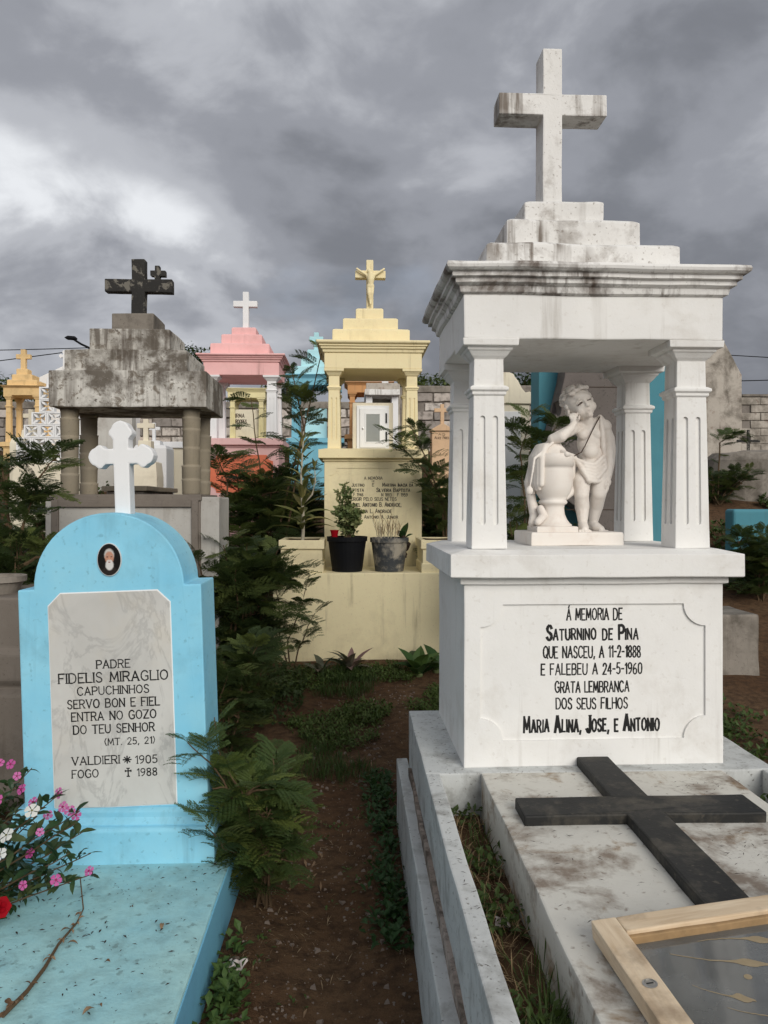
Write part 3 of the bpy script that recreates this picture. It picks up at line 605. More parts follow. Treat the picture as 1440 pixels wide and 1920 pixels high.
def bline(s, a, b, t, bt):
    q = lambda zx: 80+zx*.20833; r_ = lambda zy: 1100+zy*.20833
    x0, z0 = hs(q(a), r_(bt)); x1, z1 = hs(q(b), r_(t)); zz = (z0+hs(q(b), r_(bt-(b-a)*.034))[1])/2
    h_ = (bt-t)*.20833/F*2.9; o = lettering(s, x0, x1, zz, zz+h_, -.006, M['ink'], plq, thick=.150, serif=True); return o
bline('PADRE', 492, 785, 662, 732); bline('FIDELIS MIRAGLIO', 152, 1127, 782, 866); bline('CAPUCHINHOS', 320, 957, 902, 972); bline('SERVO BON E FIEL', 232, 1052, 1018, 1092)
bline('ENTRA NO GOZO', 267, 1022, 1130, 1204); bline('DO TEU SENHOR', 285, 1007, 1246, 1320); bline('(MT. 25, 21)', 567, 1010, 1362, 1420); bline('VALDIERI', 272, 692, 1530, 1600); bline('*', 730, 800, 1520, 1592)
bline('1905', 842, 1030, 1517, 1585); bline('FOGO', 272, 503, 1648, 1717); bline('+', 750, 798, 1630, 1702); bline('1988', 857, 1030, 1632, 1697)
# oval portrait
def oval(cx, cz, rx, rz, y0, y1, n=40): return MB().prism([(cx+rx*math.cos(2*math.pi*i/n), cz+rz*math.sin(2*math.pi*i/n)) for i in range(n)], y0, y1)
mx_, mz_ = hs(206, 1049)
med = in_h(oval(mx_, mz_, .0455, .0625, -.008, .004).build('portrait_medallion', simple('enamel_rim', (.6, .62, .62), .3, .1), None, bevel=.002))
def portrait():
    m, t, b = newmat('enamel_portrait'); tc_ = t.node('ShaderNodeTexCoord'); pos = tc_.outputs['Object']
    loc = t.vmath('ADD', pos, (-mx_, 0, -mz_)); loc = t.vmath('ADD', loc, t.vmath('MULTIPLY', t.vmath('SUBTRACT', t.noise(pos, 120, 3, .6, out='Color'), (.5, .5, .5)), (.006, 0, .006)))
    def ell(cx, cz, rx, rz, soft=.25):
        d = t.vmath('MULTIPLY', t.vmath('ADD', loc, (-cx, 0, -cz)), (1/rx, 0, 1/rz)); n = t.n.new('ShaderNodeVectorMath'); n.operation = 'LENGTH'; t.l.new(d, n.inputs[0])
        return t.ramp(n.outputs['Value'], [(1-soft, 1), (1.0, 0)])
    c = t.mix(ell(0, -.045, .034, .022), (.010, .009, .009), (.025, .02, .018))
    c = t.mix(ell(.001, .018, .0205, .026), c, (.55, .52, .49))        # hair
    c = t.mix(ell(.001, .008, .0185, .026), c, (.50, .25, .17))        # face
    c = t.mix(ell(.001, -.020, .0165, .022), c, (.66, .64, .62))       # beard
    c = t.mix(ell(.001, -.004, .012, .0035), c, (.62, .58, .55))       # moustache
    c = t.mix(ell(.001, -.0095, .0055, .0022), c, (.28, .06, .05))     # mouth
    for ex in (-.0068, .0082):
        c = t.mix(ell(ex, .0105, .0045, .0022), c, (.06, .035, .025))
        c = t.mix(ell(ex, .0150, .0052, .0014), c, (.40, .30, .25))
    c = t.mix(ell(.0012, .0035, .0026, .0065), c, (.60, .32, .22))
    t.l.new(c, b.inputs['Base Color']); b.inputs['Roughness'].default_value = .15; return m
in_h(oval(mx_, mz_, .0425, .0595, -.0095, -.004).build('portrait', portrait(), None, bevel=.001))
# budded white cross
def bud(cx, cz, ang, L, hw, r):
    """outline of one arm with a three lobed end, from inner corner to inner corner, pointing along ang"""
    k = r/.345
    half = [(.47, hw/k), (.51, max(hw/k*1.12, .22)), (.545, .28), (.59, .328), (.64, .347), (.70, .338), (.75, .305), (.79, .268), (.83, .248), (.88, .225), (.93, .175), (.97, .105)]
    pts = [(hw, hw)]+[(L*x, y*k) for x, y in half]+[(L, 0)]+[(L*x, -y*k) for x, y in half[::-1]]
    c, s_ = math.cos(R(ang)), math.sin(R(ang)); return [(cx+x*c-y*s_, cz+x*s_+y*c) for x, y in pts]
def budded_cross(cx, z0, zc, arm, up, hw, r, y0, y1):
    out = [(cx-hw, z0)]+bud(cx, zc, 180, arm, hw, r)+bud(cx, zc, 90, up, hw, r)+bud(cx, zc, 0, arm, hw, r)+[(cx+hw, zc-hw), (cx+hw, z0)]
    return MB().prism(out[::-1], y0, y1)
ccx, ccz = hs(213.5, 853); z0_ = hs(218, 962)[1]
cz_up = hs(211, 784)[1]-ccz; arm = (hs(277, 850)[0]-hs(150, 856)[0])/2
in_h(budded_cross(ccx, z0_-.01, ccz, arm, cz_up, .0300, .0455, .085, .155).build('cross', M['white_paint'], None, bevel=.006, jit=.001, ang=50))
# ------------------------------------------------------------ statue of the leaning child with the urn
fl = TW['floor']; sx0 = fw.x(1081, .26)
stt = empty('statue', fw.world(sx0, .40, fl), fw.a, 'white stone statue of a child leaning on a draped urn between the columns', 'statue')
def q_(zx, zy, y=0.0):
    px, py = 940+zx*.1875, 680+zy*.1875
    return Vector((fw.x(px, .40+y)-sx0, y, fw.z(px, py, .40+y)-fl))
MB().profile(-.190, .190, -.155, .155, [(0, 0), (0, .048), (-.004, .054)]).build('statue_base', M['statue'], stt, bevel=.003, sub=.06, jit=.0018)
uy = -.045; ux = q_(515, 1000, uy).x
MB().profile(ux-.088, ux+.082, uy-.085, uy+.085, [(0, .053), (0, .074), (-.003, .077)]).build('urn_plinth', M['statue'], stt, bevel=.002)
prof = [(.078,.076),(.078,.083),(.070,.088),(.058,.104),(.049,.125),(.046,.150),(.049,.163),(.057,.167),(.060,.173),(.057,.180),(.052,.184),(.060,.196),(.072,.214),(.081,.240),(.0845,.275),(.0835,.305),(.0815,.318),(.0865,.319),(.0865,.365),(.084,.369),(.070,.369),(.060,.372),(.050,.390),(.038,.402),(.030,.418),(.020,.428),(.004,.431)]
prof = [(r_*1.0, .077+(z_-.077)*1.03 if z_ > .077 else z_) for r_, z_ in prof]
MB().lathe(ux, uy, prof, 36).build('urn', M['statue'], stt, smooth=True, bevel=0)
# cloth over the urn with its hanging tassel
cl_ = []
for i in range(18):
    t = i/17; ang = R(140+t*160)
    x = ux+.088*math.cos(ang); y = uy+.088*math.sin(ang)
    if t < .55: cl_.append(('c', [(ux+.02, uy+.02, .425), (x*.7+ux*.3, y*.7+uy*.3, .405), (x, y, .362), (x-.004*(1-t), y, .30-.05*math.sin(t*3)), (x+.002, y+.002, .215+.05*t+.015*math.sin(i*2.3))], (.012, .015, .0135, .012, .009)))
cl_ += [('c', [(ux-.005, uy-.035, .428), q_(330, 960, uy-.075), q_(310, 1100, uy-.085), q_(285, 1240, uy-.083)], (.007, .006, .005, .004)), ('e', q_(280, 1280, uy-.083), (.016, .014, .019)),
        ('c', [q_(600, 890, uy-.05), q_(650, 915, uy-.078), q_(690, 925, uy-.05)], (.010, .012, .010)), ('c', [(ux-.075, uy+.01, .36), (ux-.095, uy+.02, .26), (ux-.085, uy+.02, .18), (ux-.07, uy+.01, .12), (ux-.085, uy, .09)], (.02, .022, .02, .026, .02)),
        ('c', [(ux-.06, uy-.03, .15), (ux-.05, uy-.04, .12), (ux-.075, uy-.045, .095)], (.016, .018, .016)), ('c', [(ux+.07, uy+.05, .30), (ux+.105, uy+.04, .235), (ux+.06, uy+.03, .20)], (.02, .022, .018))]
link('draped_cloth', blob(cl_, .0028, 3), stt, M['statue'])
# the child: one continuous body
by = .0
head_rot = Matrix.Rotation(R(-26), 3, 'Y') @ Matrix.Rotation(R(8), 3, 'Z')
hc_ = q_(778, 412, -.012)
def hd(x, y, z): return hc_+head_rot @ Vector((x, y, z))
body = [
 ('e', q_(890, 800, .012), (.058, .043, .072)), ('e', q_(905, 920, .008), (.056, .044, .050)), ('e', q_(885, 690, .012), (.060, .040, .045)), ('e', q_(905, 1020, .012), (.060, .046, .045)),
 ('e', q_(820, 720, -.014), (.027, .022, .026)), ('e', q_(950, 720, -.012), (.027, .022, .026)), ('e', q_(895, 890, -.018), (.036, .028, .034)),
 ('c', [q_(880, 640, .012), q_(838, 555, .002)], (.034, .030)),
 ('c', [q_(960, 620, .014), q_(1030, 640, .016)], (.034, .031)), ('c', [q_(780, 635, .012), q_(720, 660, -.002)], (.032, .028)),
 # arm propped on the urn
 ('c', [q_(745, 645, .0), q_(620, 715, -.045), q_(515, 765, -.070)], (.027, .025, .023)), ('c', [q_(515, 765, -.070), q_(600, 740, -.088), q_(690, 660, -.082), q_(722, 615, -.072)], (.022, .024, .018, .0145)),
 ('e', q_(728, 592, -.070), (.017, .013, .022), Matrix.Rotation(R(12), 3, 'Y')),
 # straight arm
 ('c', [q_(1030, 645, .016), q_(1062, 800, .022), q_(1072, 880, .018)], (.029, .026, .022)), ('c', [q_(1072, 880, .018), q_(1078, 1010, .002), q_(1072, 1130, -.012)], (.023, .021, .0145)),
 ('e', q_(1068, 1190, -.018), (.013, .016, .022)),
 # legs
 ('c', [q_(838, 1060, .004), q_(800, 1180, -.014), q_(802, 1320, -.024)], (.043, .040, .031)), ('c', [q_(802, 1320, -.024), q_(808, 1440, -.006), q_(815, 1610, -.016)], (.030, .031, .0195)),
 ('c', [q_(955, 1060, .014), q_(968, 1180, .002), q_(975, 1310, -.012)], (.043, .041, .032)), ('c', [q_(975, 1310, -.012), q_(945, 1440, .030), q_(915, 1610, .045)], (.031, .031, .020)),
 ('c', [q_(815, 1615, -.012), q_(824, 1650, -.045), q_(832, 1668, -.080)], (.021, .022, .015)), ('c', [q_(915, 1610, .045), q_(955, 1645, .014), q_(1000, 1666, -.010)], (.021, .021, .015)), ('e', q_(812, 1660, .0), (.020, .022, .018)), ('e', q_(912, 1650, .05), (.020, .022, .020)),
 # head
 ('e', hd(0, .008, .016), (.062, .064, .060)), ('e', hd(0, -.012, -.022), (.050, .048, .048)), ('e', hd(-.024, -.034, -.030), (.024, .022, .024)), ('e', hd(.026, -.034, -.030), (.024, .022, .024)), ('e', hd(.001, -.040, -.058), (.017, .016, .014)),
 ('e', hd(0, -.040, .022), (.040, .024, .022)), ('c', [hd(0, -.056, .006), hd(0, -.063, -.018)], (.006, .0085)), ('e', hd(-.007, -.057, -.021), (.006, .006, .005)), ('e', hd(.007, -.057, -.021), (.006, .006, .005)),
 ('c', [hd(-.012, -.053, -.040), hd(0, -.058, -.038), hd(.012, -.053, -.040)], (.0035, .0052, .0035)), ('c', [hd(-.009, -.052, -.047), hd(.009, -.052, -.047)], (.0052, .0052)),
 ('e', hd(-.060, .006, -.012), (.008, .014, .018)), ('e', hd(.060, .006, -.012), (.008, .014, .018))]
for k, (dx, L, bx) in enumerate(((-.014, .020, -4), (-.005, .024, -1), (.004, .024, 3), (.012, .020, 6))):      # fingers on the cheek
    b0 = q_(722, 562, -.068)+Vector((dx*.8, -.002, .0)); b1 = b0+Vector((dx*.3, .001, L*.55)); b2 = b1+Vector((.004, .008, L*.4)); body.append(('c', [b0, b1, b2], (.0062, .0058, .0048)))
body.append(('c', [q_(752, 590, -.076), q_(775, 560, -.086), q_(780, 535, -.084)], (.0065, .006, .005)))
for k, (dy, L) in enumerate(((-.013, .030), (-.004, .034), (.005, .032), (.013, .026))):                    # hanging hand
    b0 = q_(1068, 1225, -.018+dy); body.append(('c', [b0, b0+Vector((-.003, -.001, -L*.5)), b0+Vector((-.010, -.003, -L))], (.0062, .0058, .0046)))
body.append(('c', [q_(1050, 1185, -.034), q_(1042, 1225, -.040), q_(1038, 1250, -.038)], (.006, .0056, .0046)))
for k in range(5):                                                                                           # toes
    a = -.020+k*.010
    p0 = q_(834, 1678, -.088)+Vector((a, .006*abs(a)/.02, -.002)); r_ = .0072-.0006*(4-k if k > 0 else 0)*.5; body.append(('c', [p0, p0+Vector((a*.15, -.010, -.002))], (r_, r_*.85)))
    p1 = q_(1012, 1678, -.014)+Vector((a*.75, a*.5, -.002)); body.append(('c', [p1, p1+Vector((.008, -.008, -.002))], (r_*.9, r_*.8)))
bo = link('child_figure', blob(body, .0026, 3), stt, M['statue'])
# curls of hair
rg = random.Random(3); hair = []
for i in range(64):
    th = rg.uniform(0, 2*math.pi); ph = rg.uniform(.02, 1.5)
    d = Vector((math.sin(ph)*math.cos(th), math.sin(ph)*math.sin(th)*1.0, math.cos(ph)))
    if d.y < -.35 and d.z < .62: continue
    if d.z < .1 and d.y < .1: continue
    p = hd(d.x*.061, .010+d.y*.063, .018+d.z*.060); hair.append(('e', p, (.013, .013, .010)))
for sx in (-1, 1): hair += [('e', hd(sx*.056, .004, .012), (.013, .018, .017)), ('e', hd(sx*.052, .016, -.012), (.014, .018, .018)), ('e', hd(sx*.034, -.046, .052), (.017, .011, .010)), ('e', hd(sx*.014, -.05, .058), (.015, .010, .009))]
link('hair', blob(hair, .0028, 2), stt, M['statue'])
m_eye = simple('eye_hollow', (.13, .10, .085), .8, .2)
for sx in (-1, 1):
    e = link('eye', blob([('c', [hd(sx*.0130, -.0530, .0012), hd(sx*.0295, -.0488, -.0028)], (.0040, .0034))], .0012, 1), stt, m_eye)
    link('eyelid', blob([('c', [hd(sx*.011, -.053, .0065), hd(sx*.021, -.0535, .0075), hd(sx*.033, -.0465, .0015)], (.0026, .003, .0024)), ('c', [hd(sx*.012, -.053, -.005), hd(sx*.021, -.053, -.007), hd(sx*.031, -.047, -.004)], (.0022, .0026, .0022)), ('c', [hd(sx*.010, -.057, .0175), hd(sx*.022, -.057, .019), hd(sx*.036, -.048, .010)], (.0026, .003, .0022))], .0016, 2), stt, M['statue'])
# loin cloth, shoulder cloth and the cord
dr = []
for k in range(6):
    t = k/5; z_ = 935+t*190
    dr.append(('c', [q_(735+t*70, 960+t*120, -.030+.0*t), q_(830+t*40, z_+70*(1-t*.3), -.050-.002*k), q_(930+t*8, z_+90*(1-t*.3), -.050), q_(1030-t*30, z_-10+t*70, -.028)], (.0085, .0105, .0105, .0085)))
dr += [('c', [q_(745, 965, -.030), q_(800, 1050, -.050), q_(860, 1150, -.058), q_(882, 1195, -.055)], (.010, .012, .012, .008)), ('e', q_(905, 1060, -.022), (.052, .032, .042)), ('c', [q_(1020, 960, -.02), q_(1030, 1060, -.02), q_(960, 1150, -.045)], (.014, .014, .010)),
       ('c', [q_(720, 950, -.02), q_(700, 1100, -.02), q_(705, 1300, .01)], (.016, .018, .014)), ('c', [q_(985, 545, .0), q_(1040, 640, .010), q_(1090, 760, .020), q_(1105, 880, .025), q_(1100, 1020, .02), q_(1085, 1150, .01)], (.012, .020, .020, .018, .014, .008)), ('c', [q_(990, 545, -.012), q_(1010, 700, -.026), q_(1020, 850, -.024), q_(1025, 940, -.02)], (.008, .012, .012, .009))]
link('drapery', blob(dr, .0028, 3), stt, M['statue'])
MB().tube([q_(985, 540, -.018), q_(945, 610, -.034), q_(890, 720, -.040), q_(838, 830, -.044), q_(800, 895, -.044), q_(755, 920, -.040), q_(712, 940, -.036)], .0022, 6).build('cord', M['ink_brown'], stt)

# ------------------------------------------------------------ yellow tomb behind the path
fy = Frame(700, 7.40, 2.3, 0.0); gy = ground(fy.O.x, 6.8)
yt = empty('canopy_tomb', (fy.O.x, fy.O.y, gy), fy.a, 'yellow canopy tomb with crucifix on top, raised on a cream block behind the path', 'tomb', 'canopy tombs'); fy.O.z = gy
my = allmat(M['yellow'], ped=M['cream'], slab=M['yellow'])
TY = canopy(yt, fy, (608, 791, 862, 1040), .78, (.055, 843, 859), (.03, .125, .10), (662, 691), (.075, 637), [(623, 768, 616, .13), (643, 746, 596, .21), (667, 719, 577, .29)],
            (687, 700, 487, 666, 723, 507, 521, .09), my, bev=.007, sub=.16, jit=.002, flute=.012, panel=(618, 780, 878, 1030, .085), pbot=.86+gy*.0, pdeep=.006)
yb = -.72; bx0 = fy.x(512, yb); bx1 = fy.x(868, yb); zb1 = fy.z(600, 1075, yb)
MB().box(bx0, bx1, yb, .95, -.3, zb1).build('base_block', M['cream'], yt, bevel=.008, sub=.2, jit=.004)
for (a, b, nm) in ((522, 608, 0), (789, 872, 1)):
    xa, xb = fy.x(a, yb+.02), fy.x(b, yb+.02); zt = fy.z(a, 1013, yb+.02)
    pl = MB().profile(xa+.02, xb-.02, yb+.035, -.10, [(.012, zb1-.004), (.012, zb1+.075), (0, zb1+.082), (0, zt-.08), (.018, zt-.075), (.018, zt), (-.03, zt), (-.03, zt-.05)]).build('planter_box', M['cream'], yt, bevel=.004, sub=.2, jit=.002, seed=nm)
    MB().box(xa+.055, xb-.055, yb+.07, -.135, zt-.055, zt-.012).build('planter_soil', M['soil'], yt, sub=.05, jit=.012, seed=nm)
def yline(s, a, b, t, bt):
    q = lambda zx: 500+zx*.23611; r_ = lambda zy: 840+zy*.23611
    x0, z0 = fy.xz(q(a), r_(bt)); x1 = fy.x(q(b)); z1 = fy.z(q(a), r_(t)); lettering(s, x0, x1, z0, z1, .005, M['ink'], TY['pedestal'], thick=.16)
for a in (('A MEMÓRIA', 775, 920, 228, 250), ('DE', 835, 855, 258, 270), ('Justino', 676, 775, 278, 305), ('E', 838, 852, 280, 303), ('Martina Inacia da', 920, 1163, 278, 305), ('Baptista', 642, 770, 317, 345), ('Silveira Baptista', 873, 1138, 318, 348),
          ('F 1946', 690, 766, 358, 382), ('N 1883', 912, 990, 360, 384), ('F 1959', 1038, 1118, 360, 384), ('ERIGIR PELO SEUS NETOS', 672, 1030, 393, 418), ('Manuel Antonio B. Andrade,', 640, 1068, 432, 465), ('Maria L. Andrade', 720, 990, 484, 515), ('e Antonio A. Junior', 745, 1042, 533, 560)): yline(*a)
# crucifix figure
cyy = TY['cross_y']; cxc = fy.x(694.5, cyy); ut = (fy.z(694, 520, cyy)-fy.z(694, 572, cyy))
zc_ = fy.z(694, 516, cyy); yy = cyy-.028; s_ = .30/.30
def c_(x, z, y=0): return Vector((cxc+x, yy+y, zc_+z))
jc = [('e', c_(-.012, .028, -.012), (.024, .024, .029)), ('c', [c_(0, .0), c_(.003, -.05), c_(.0, -.095)], (.034, .038, .030)), ('e', c_(0, -.022), (.048, .024, .03)), ('c', [c_(-.04, -.006), c_(-.085, .022), c_(-.128, .050)], (.016, .0125, .010)), ('c', [c_(.04, -.006), c_(.085, .022), c_(.128, .050)], (.016, .0125, .010)),
      ('e', c_(-.134, .055), (.014, .008, .012)), ('e', c_(.134, .055), (.014, .008, .012)), ('e', c_(.0, -.118), (.040, .030, .032)), ('c', [c_(-.028, -.115), c_(-.02, -.15, -.008)], (.014, .012)), ('c', [c_(-.014, -.13), c_(-.016, -.19, -.018), c_(-.004, -.265, .0)], (.024, .020, .0125)), ('c', [c_(.016, -.13), c_(.014, -.19, -.016), c_(.006, -.265, .0)], (.024, .020, .0125)), ('c', [c_(0, -.265), c_(0, -.298, -.014)], (.015, .011))]
link('crucified_figure', blob(jc, .005, 2), yt, M['yellow'])
# glazed cabinet inside
cbx0, cbx1 = fy.x(661, .30), fy.x(737, .30); cz0 = TY['floor']; cz1 = fy.z(700, 755, .30)
cab = empty('cabinet', fy.world((cbx0+cbx1)/2, .30, cz0), fy.a, 'small white cabinet with a grey glass door inside the yellow canopy', 'cabinet')
hw_ = (cbx1-cbx0)/2; hh = cz1-cz0
MB().box(-hw_, hw_, 0, .26, 0, hh).build('cabinet_body', M['ivory'], cab, bevel=.006, sub=.15, jit=.002)
dw, dz0, dz1 = hw_*.80, .012, hh-.03
MB().prism([(-dw, dz0), (dw, dz0), (dw, dz1), (-dw, dz1)], -.012, .002).build('door_surround', M['white_paint'], cab, bevel=.003)
iw = dw*.80; gx, gz0, gz1 = iw*.52, dz0+(dz1-dz0)*.17, dz0+(dz1-dz0)*.80
dr_ = MB().prism([(-iw, dz0+.015), (iw, dz0+.015), (iw, dz1-.03), (-iw, dz1-.03)], -.024, -.010).build('door', M['white_paint'], cab, bevel=.003)
MB().prism([(-gx, gz0), (gx, gz0), (gx, gz1), (-gx, gz1)], -.0265, -.0235).build('pane', M['glass_grey'], dr_)
for (a, b, c, d) in ((-gx-.012, -gx, gz0-.012, gz1+.012), (gx, gx+.012, gz0-.012, gz1+.012), (-gx+.001, gx-.001, gz0-.012, gz0), (-gx+.001, gx-.001, gz1, gz1+.012)): MB().prism([(a, c), (b, c), (b, d), (a, d)], -.029, -.0235).build('pane_frame', M['white_paint'], dr_, bevel=.002)
MB().lathe(-iw+.03, 0, [(.010, 0), (.010, .006), (.004, .008)], 12).build('keyhole', M['metal'], dr_).matrix_basis = Matrix.Translation((0, -.024, dz0+(dz1-dz0)*.47)) @ Matrix.Rotation(R(90), 4, 'X') 
for zz in (.18, .60): MB().box(iw-.004, iw+.012, -.03, -.011, dz0+(dz1-dz0)*zz, dz0+(dz1-dz0)*(zz+.22)).build('hinge', M['ink'], dr_)

# buckets on the yellow base
def bucket(px, Yd, r0, r1, h, mat, label):
    xx = fy.x(px, Yd); b = empty('bucket', fy.world(xx, Yd, zb1), fy.a+.3, label, 'bucket')
    MB().lathe(0, 0, [(r0*.96, 0), (r0, .006), (r1*.985, h*.86), (r1*1.05, h*.87), (r1*1.06, h), (r1*.98, h), (r1*.94, h*.93), (.01, h*.90)], 30).build('bucket_wall', mat, b, smooth=False)
    MB().lathe(0, 0, [(r1*.93, h*.90), (r1*.9, h*.945), (.01, h*.95)], 18).build('potting_soil', M['brownpeel'], b, jit=.006); return b
b1 = bucket(651, yb+.21, .135, .172, .31, M['plastic_black'], 'clean black plastic bucket with a jade bush on the cream block')
b2 = bucket(730, yb+.21, .128, .165, .30, M['plastic_grey'], 'mud smeared grey bucket with dry stalks on the cream block')
bl_ = MB()
rg = random.Random(8)
pts = [Vector((.150+rg.uniform(-.006, .02), -.02+rg.uniform(-.05, .05), .30-.022*i)) for i in range(10)]
bl_.tube(pts, [.018, .02, .022, .02, .022, .019, .016, .012, .009, .004], 6).build('hanging_roots', M['brownpeel'], b2, sub=.02, jit=.02)

# ------------------------------------------------------------ pink tomb
fp = Frame(452, 10.0, 2.3); gp = ground(fp.O.x, 10.0); fp.O.z = gp
pt_ = empty('canopy_tomb', (fp.O.x, fp.O.y, gp), fp.a, 'pink canopy tomb with white columns, white cross and red panel', 'tomb', 'canopy tombs')
mp = allmat(M['pink'], col=M['white_paint'], cross=M['white_paint'], ped=M['pink_pale'], slab=M['pink_pale'])
TP = canopy(pt_, fp, (381, 523, 834, 1000), .85, (.06, 823, 834), (.03, .14, .115), (679, 703), (.085, 662), [(394, 505, 643, .09), (415, 491, 626, .19), (434, 480, 613, .28)], (455, 466, 547, 437, 482, 564, 575, .09), mp, bev=.008, sub=.2, pbot=gp-.2, flute=.014)
a, b = fp.xz(394, 924), fp.xz(512, 853)
MB().prism(corner_panel(a[0], b[0], a[1], b[1], .08), -.008, .02).build('red_panel', M['red_panel'], pt_, bevel=.003)
for k, (s, l0, l1, t, bt) in enumerate((('VALE', 404, 428, 882, 890), ('SALE', 406, 434, 893, 901), ('LOP', 405, 434, 905, 913))): lettering(s, fp.x(l0), fp.x(l1), fp.z(410, bt), fp.z(410, t), -.008, M['ink_brown'], pt_, thick=.15)
MB().box(fp.x(378, -.5), fp.x(530, -.5), -.55, .9, -.4, .35).build('base_block', M['pink_pale'], pt_, bevel=.01, sub=.25, jit=.004)

# ------------------------------------------------------------ old grey tomb
fg = Frame(236, 5.6, 2.3); gg = ground(fg.O.x, 5.6); fg.O.z = gg
gt = empty('canopy_tomb', (fg.O.x, fg.O.y, gg), fg.a, 'mould blackened grey canopy tomb with drum columns, black cross and stepped roof', 'tomb', 'canopy tombs')
kg = dict(bevel=.010, sub=.12, jit=.006); x0, x1 = fg.x(90), fg.x(376); zt = fg.z(230, 927); Dg = .66
MB().box(x0, x1, .0, Dg, -.2, zt-.05).build('pedestal', M['frame_brown'], gt, **kg)
MB().box(x0-.006, x1+.006, -.012, Dg+.01, zt-.048, zt).build('pedestal_cap', M['frame_brown'], gt, bevel=.006, sub=.15, jit=.003)
MB().box(x0-.008, x0+.05, -.022, -.001, -.2, zt-.052).build('edge_strip', M['panel_grey'], gt, bevel=.004, sub=.2, jit=.003)
pa, pb = fg.x(111), fg.x(360); zz = fg.z(230, 951); fw_ = .048
for (a, b, c, d) in ((pa-fw_, pa, .1, zz+fw_), (pb, pb+fw_, .1, zz+fw_), (pa+.001, pb-.001, zz, zz+fw_)): MB().box(a, b, -.028, .004, c, d).build('panel_frame', M['frame_brown'], gt, bevel=.006, sub=.2, jit=.003)
MB().box(pa+.001, pb-.001, -.006, .02, .1, zz-.001).build('panel', M['panel_grey'], gt, bevel=.002)
MB().box(pb+fw_+.004, fg.x(410), .02, .45, -.2, zt-.02).build('side_block', M['panel_grey'], gt, **kg)
zc0 = fg.z(236, 765); 
for cx in (fg.x(129.5, .1), fg.x(358, .1)):
    for cy in (.115, .53):
        c = MB(); rgg = random.Random(int(cx*100+cy*1000)); h = zc0-zt; prof = []; zz_ = 0; k = 0
        while zz_ < h-.01:
            hh_ = min(rgg.uniform(.085, .16), h-zz_); r_ = .066+rgg.uniform(-.005, .005); prof += [(r_*.92, zz_), (r_*.97, zz_+.008), (r_*1.0, zz_+hh_-.018), (r_*1.06, zz_+hh_-.004)]; zz_ += hh_
        prof[-1] = (prof[-1][0], h+.004)
        o = c.lathe(0, 0, prof, 22).build('drum_column', M['drum'], gt, jit=.002); o.location = (cx, cy, zt); o.data.shade_smooth()
        for p_ in o.data.polygons: p_.use_smooth = True
xa, xb = fg.x(90, -.03), fg.x(386, -.03); zb_ = fg.z(236, 763, -.03); z1_ = fg.z(236, 694, -.03); z2_ = fg.z(236, 655, -.0)
MB().box(xa, xb, -.03, Dg+.05, zb_, z1_).build('canopy_slab', M['grey'], gt, **kg)
MB().box(fg.x(120, .0), fg.x(351, .0), .0, Dg+.0, z1_-.01, z2_).build('roof_step', M['grey'], gt, seed=1, **kg)
z3_ = fg.z(240, 616, .06); MB().box(fg.x(167, .06), fg.x(319, .06), .06, Dg-.08, z2_-.01, z3_).build('roof_step', M['grey'], gt, seed=2, **kg)
z4_ = fg.z(250, 587, .14); MB().box(fg.x(209, .14), fg.x(288, .14), .14, Dg-.16, z3_-.01, z4_).build('roof_step', M['grey_dark'], gt, seed=3, **kg)
yc = .24; f_ = lambda p: fg.x(p, yc); g_ = lambda p: fg.z(255, p, yc)
MB().prism([(f_(246), z4_-.01), (f_(271), z4_-.01), (f_(271), g_(547)), (f_(322), g_(548)), (f_(322), g_(523)), (f_(271), g_(523)), (f_(271), g_(485)), (f_(246), g_(485)), (f_(246), g_(523)), (f_(196), g_(523)), (f_(196), g_(547)), (f_(246), g_(547))], yc, yc+.085).build('cross', M['black_stone'], gt, bevel=.006, sub=.06, jit=.004)
MB().prism([(f_(288), g_(525)), (f_(298), g_(525)), (f_(298), g_(516)), (f_(309), g_(516)), (f_(309), g_(505)), (f_(298), g_(505)), (f_(298), g_(496)), (f_(289), g_(496)), (f_(289), g_(505)), (f_(280), g_(505)), (f_(280), g_(515)), (f_(288), g_(516))], yc+.02, yc+.07).build('small_cross', M['black_stone'], gt, bevel=.005, sub=.05, jit=.003)

# ------------------------------------------------------------ smaller canopy tombs further back
def far_canopy(pxc, Y, W, label, mats, py_slab, py_ent, py_corn, py_top, cross=None, steps=True, D=None, **kw):
    """far tomb given by its centre column, distance and pedestal width in metres"""
    fr = Frame(pxc, Y, 2.3); g0 = ground(fr.O.x, Y); fr.O.z = g0; r_ = empty('canopy_tomb', (fr.O.x, fr.O.y, g0), fr.a, label, 'tomb', 'canopy tombs')
    wpx = W*F/Y; l, rr = pxc-wpx/2, pxc+wpx/2; dpx = lambda s_: (pxc-wpx*s_/2, pxc+wpx*s_/2); D = D or W*.85
    n = 3; hst = (py_corn-py_top)/n
    st = [(dpx(.80-.25*i)+(py_corn-hst*(i+1), D*(.10+.12*i))) for i in range(n)] if steps else []
    cr_ = None
    if cross: cw, ch_, ct = cross; cr_ = (pxc-cw/2+2, pxc+cw/2+2, ct, pxc-ch_/2+2, pxc+ch_/2+2, ct+(py_top-ct)*.25, ct+(py_top-ct)*.25+cw*.95, .09)
    T = canopy(r_, fr, (l, rr, py_slab+8, 900), D, (.05, py_slab, py_slab+8), (.03, W*.14, W*.115), py_ent, (.06, py_corn), st, cr_, mats, bev=.008, sub=.25, jit=.002, pbot=g0-.3, flute=.014, **kw); return r_, fr, T
lb, flb, TL = far_canopy(591, 12.5, .84, 'light blue canopy tomb half hidden behind the yellow tomb', allmat(M['ltblue'], step=M['ltblue_top'], cross=M['ltblue_top']), 822, (709, 722), 701, 655, (9, 26, 623))
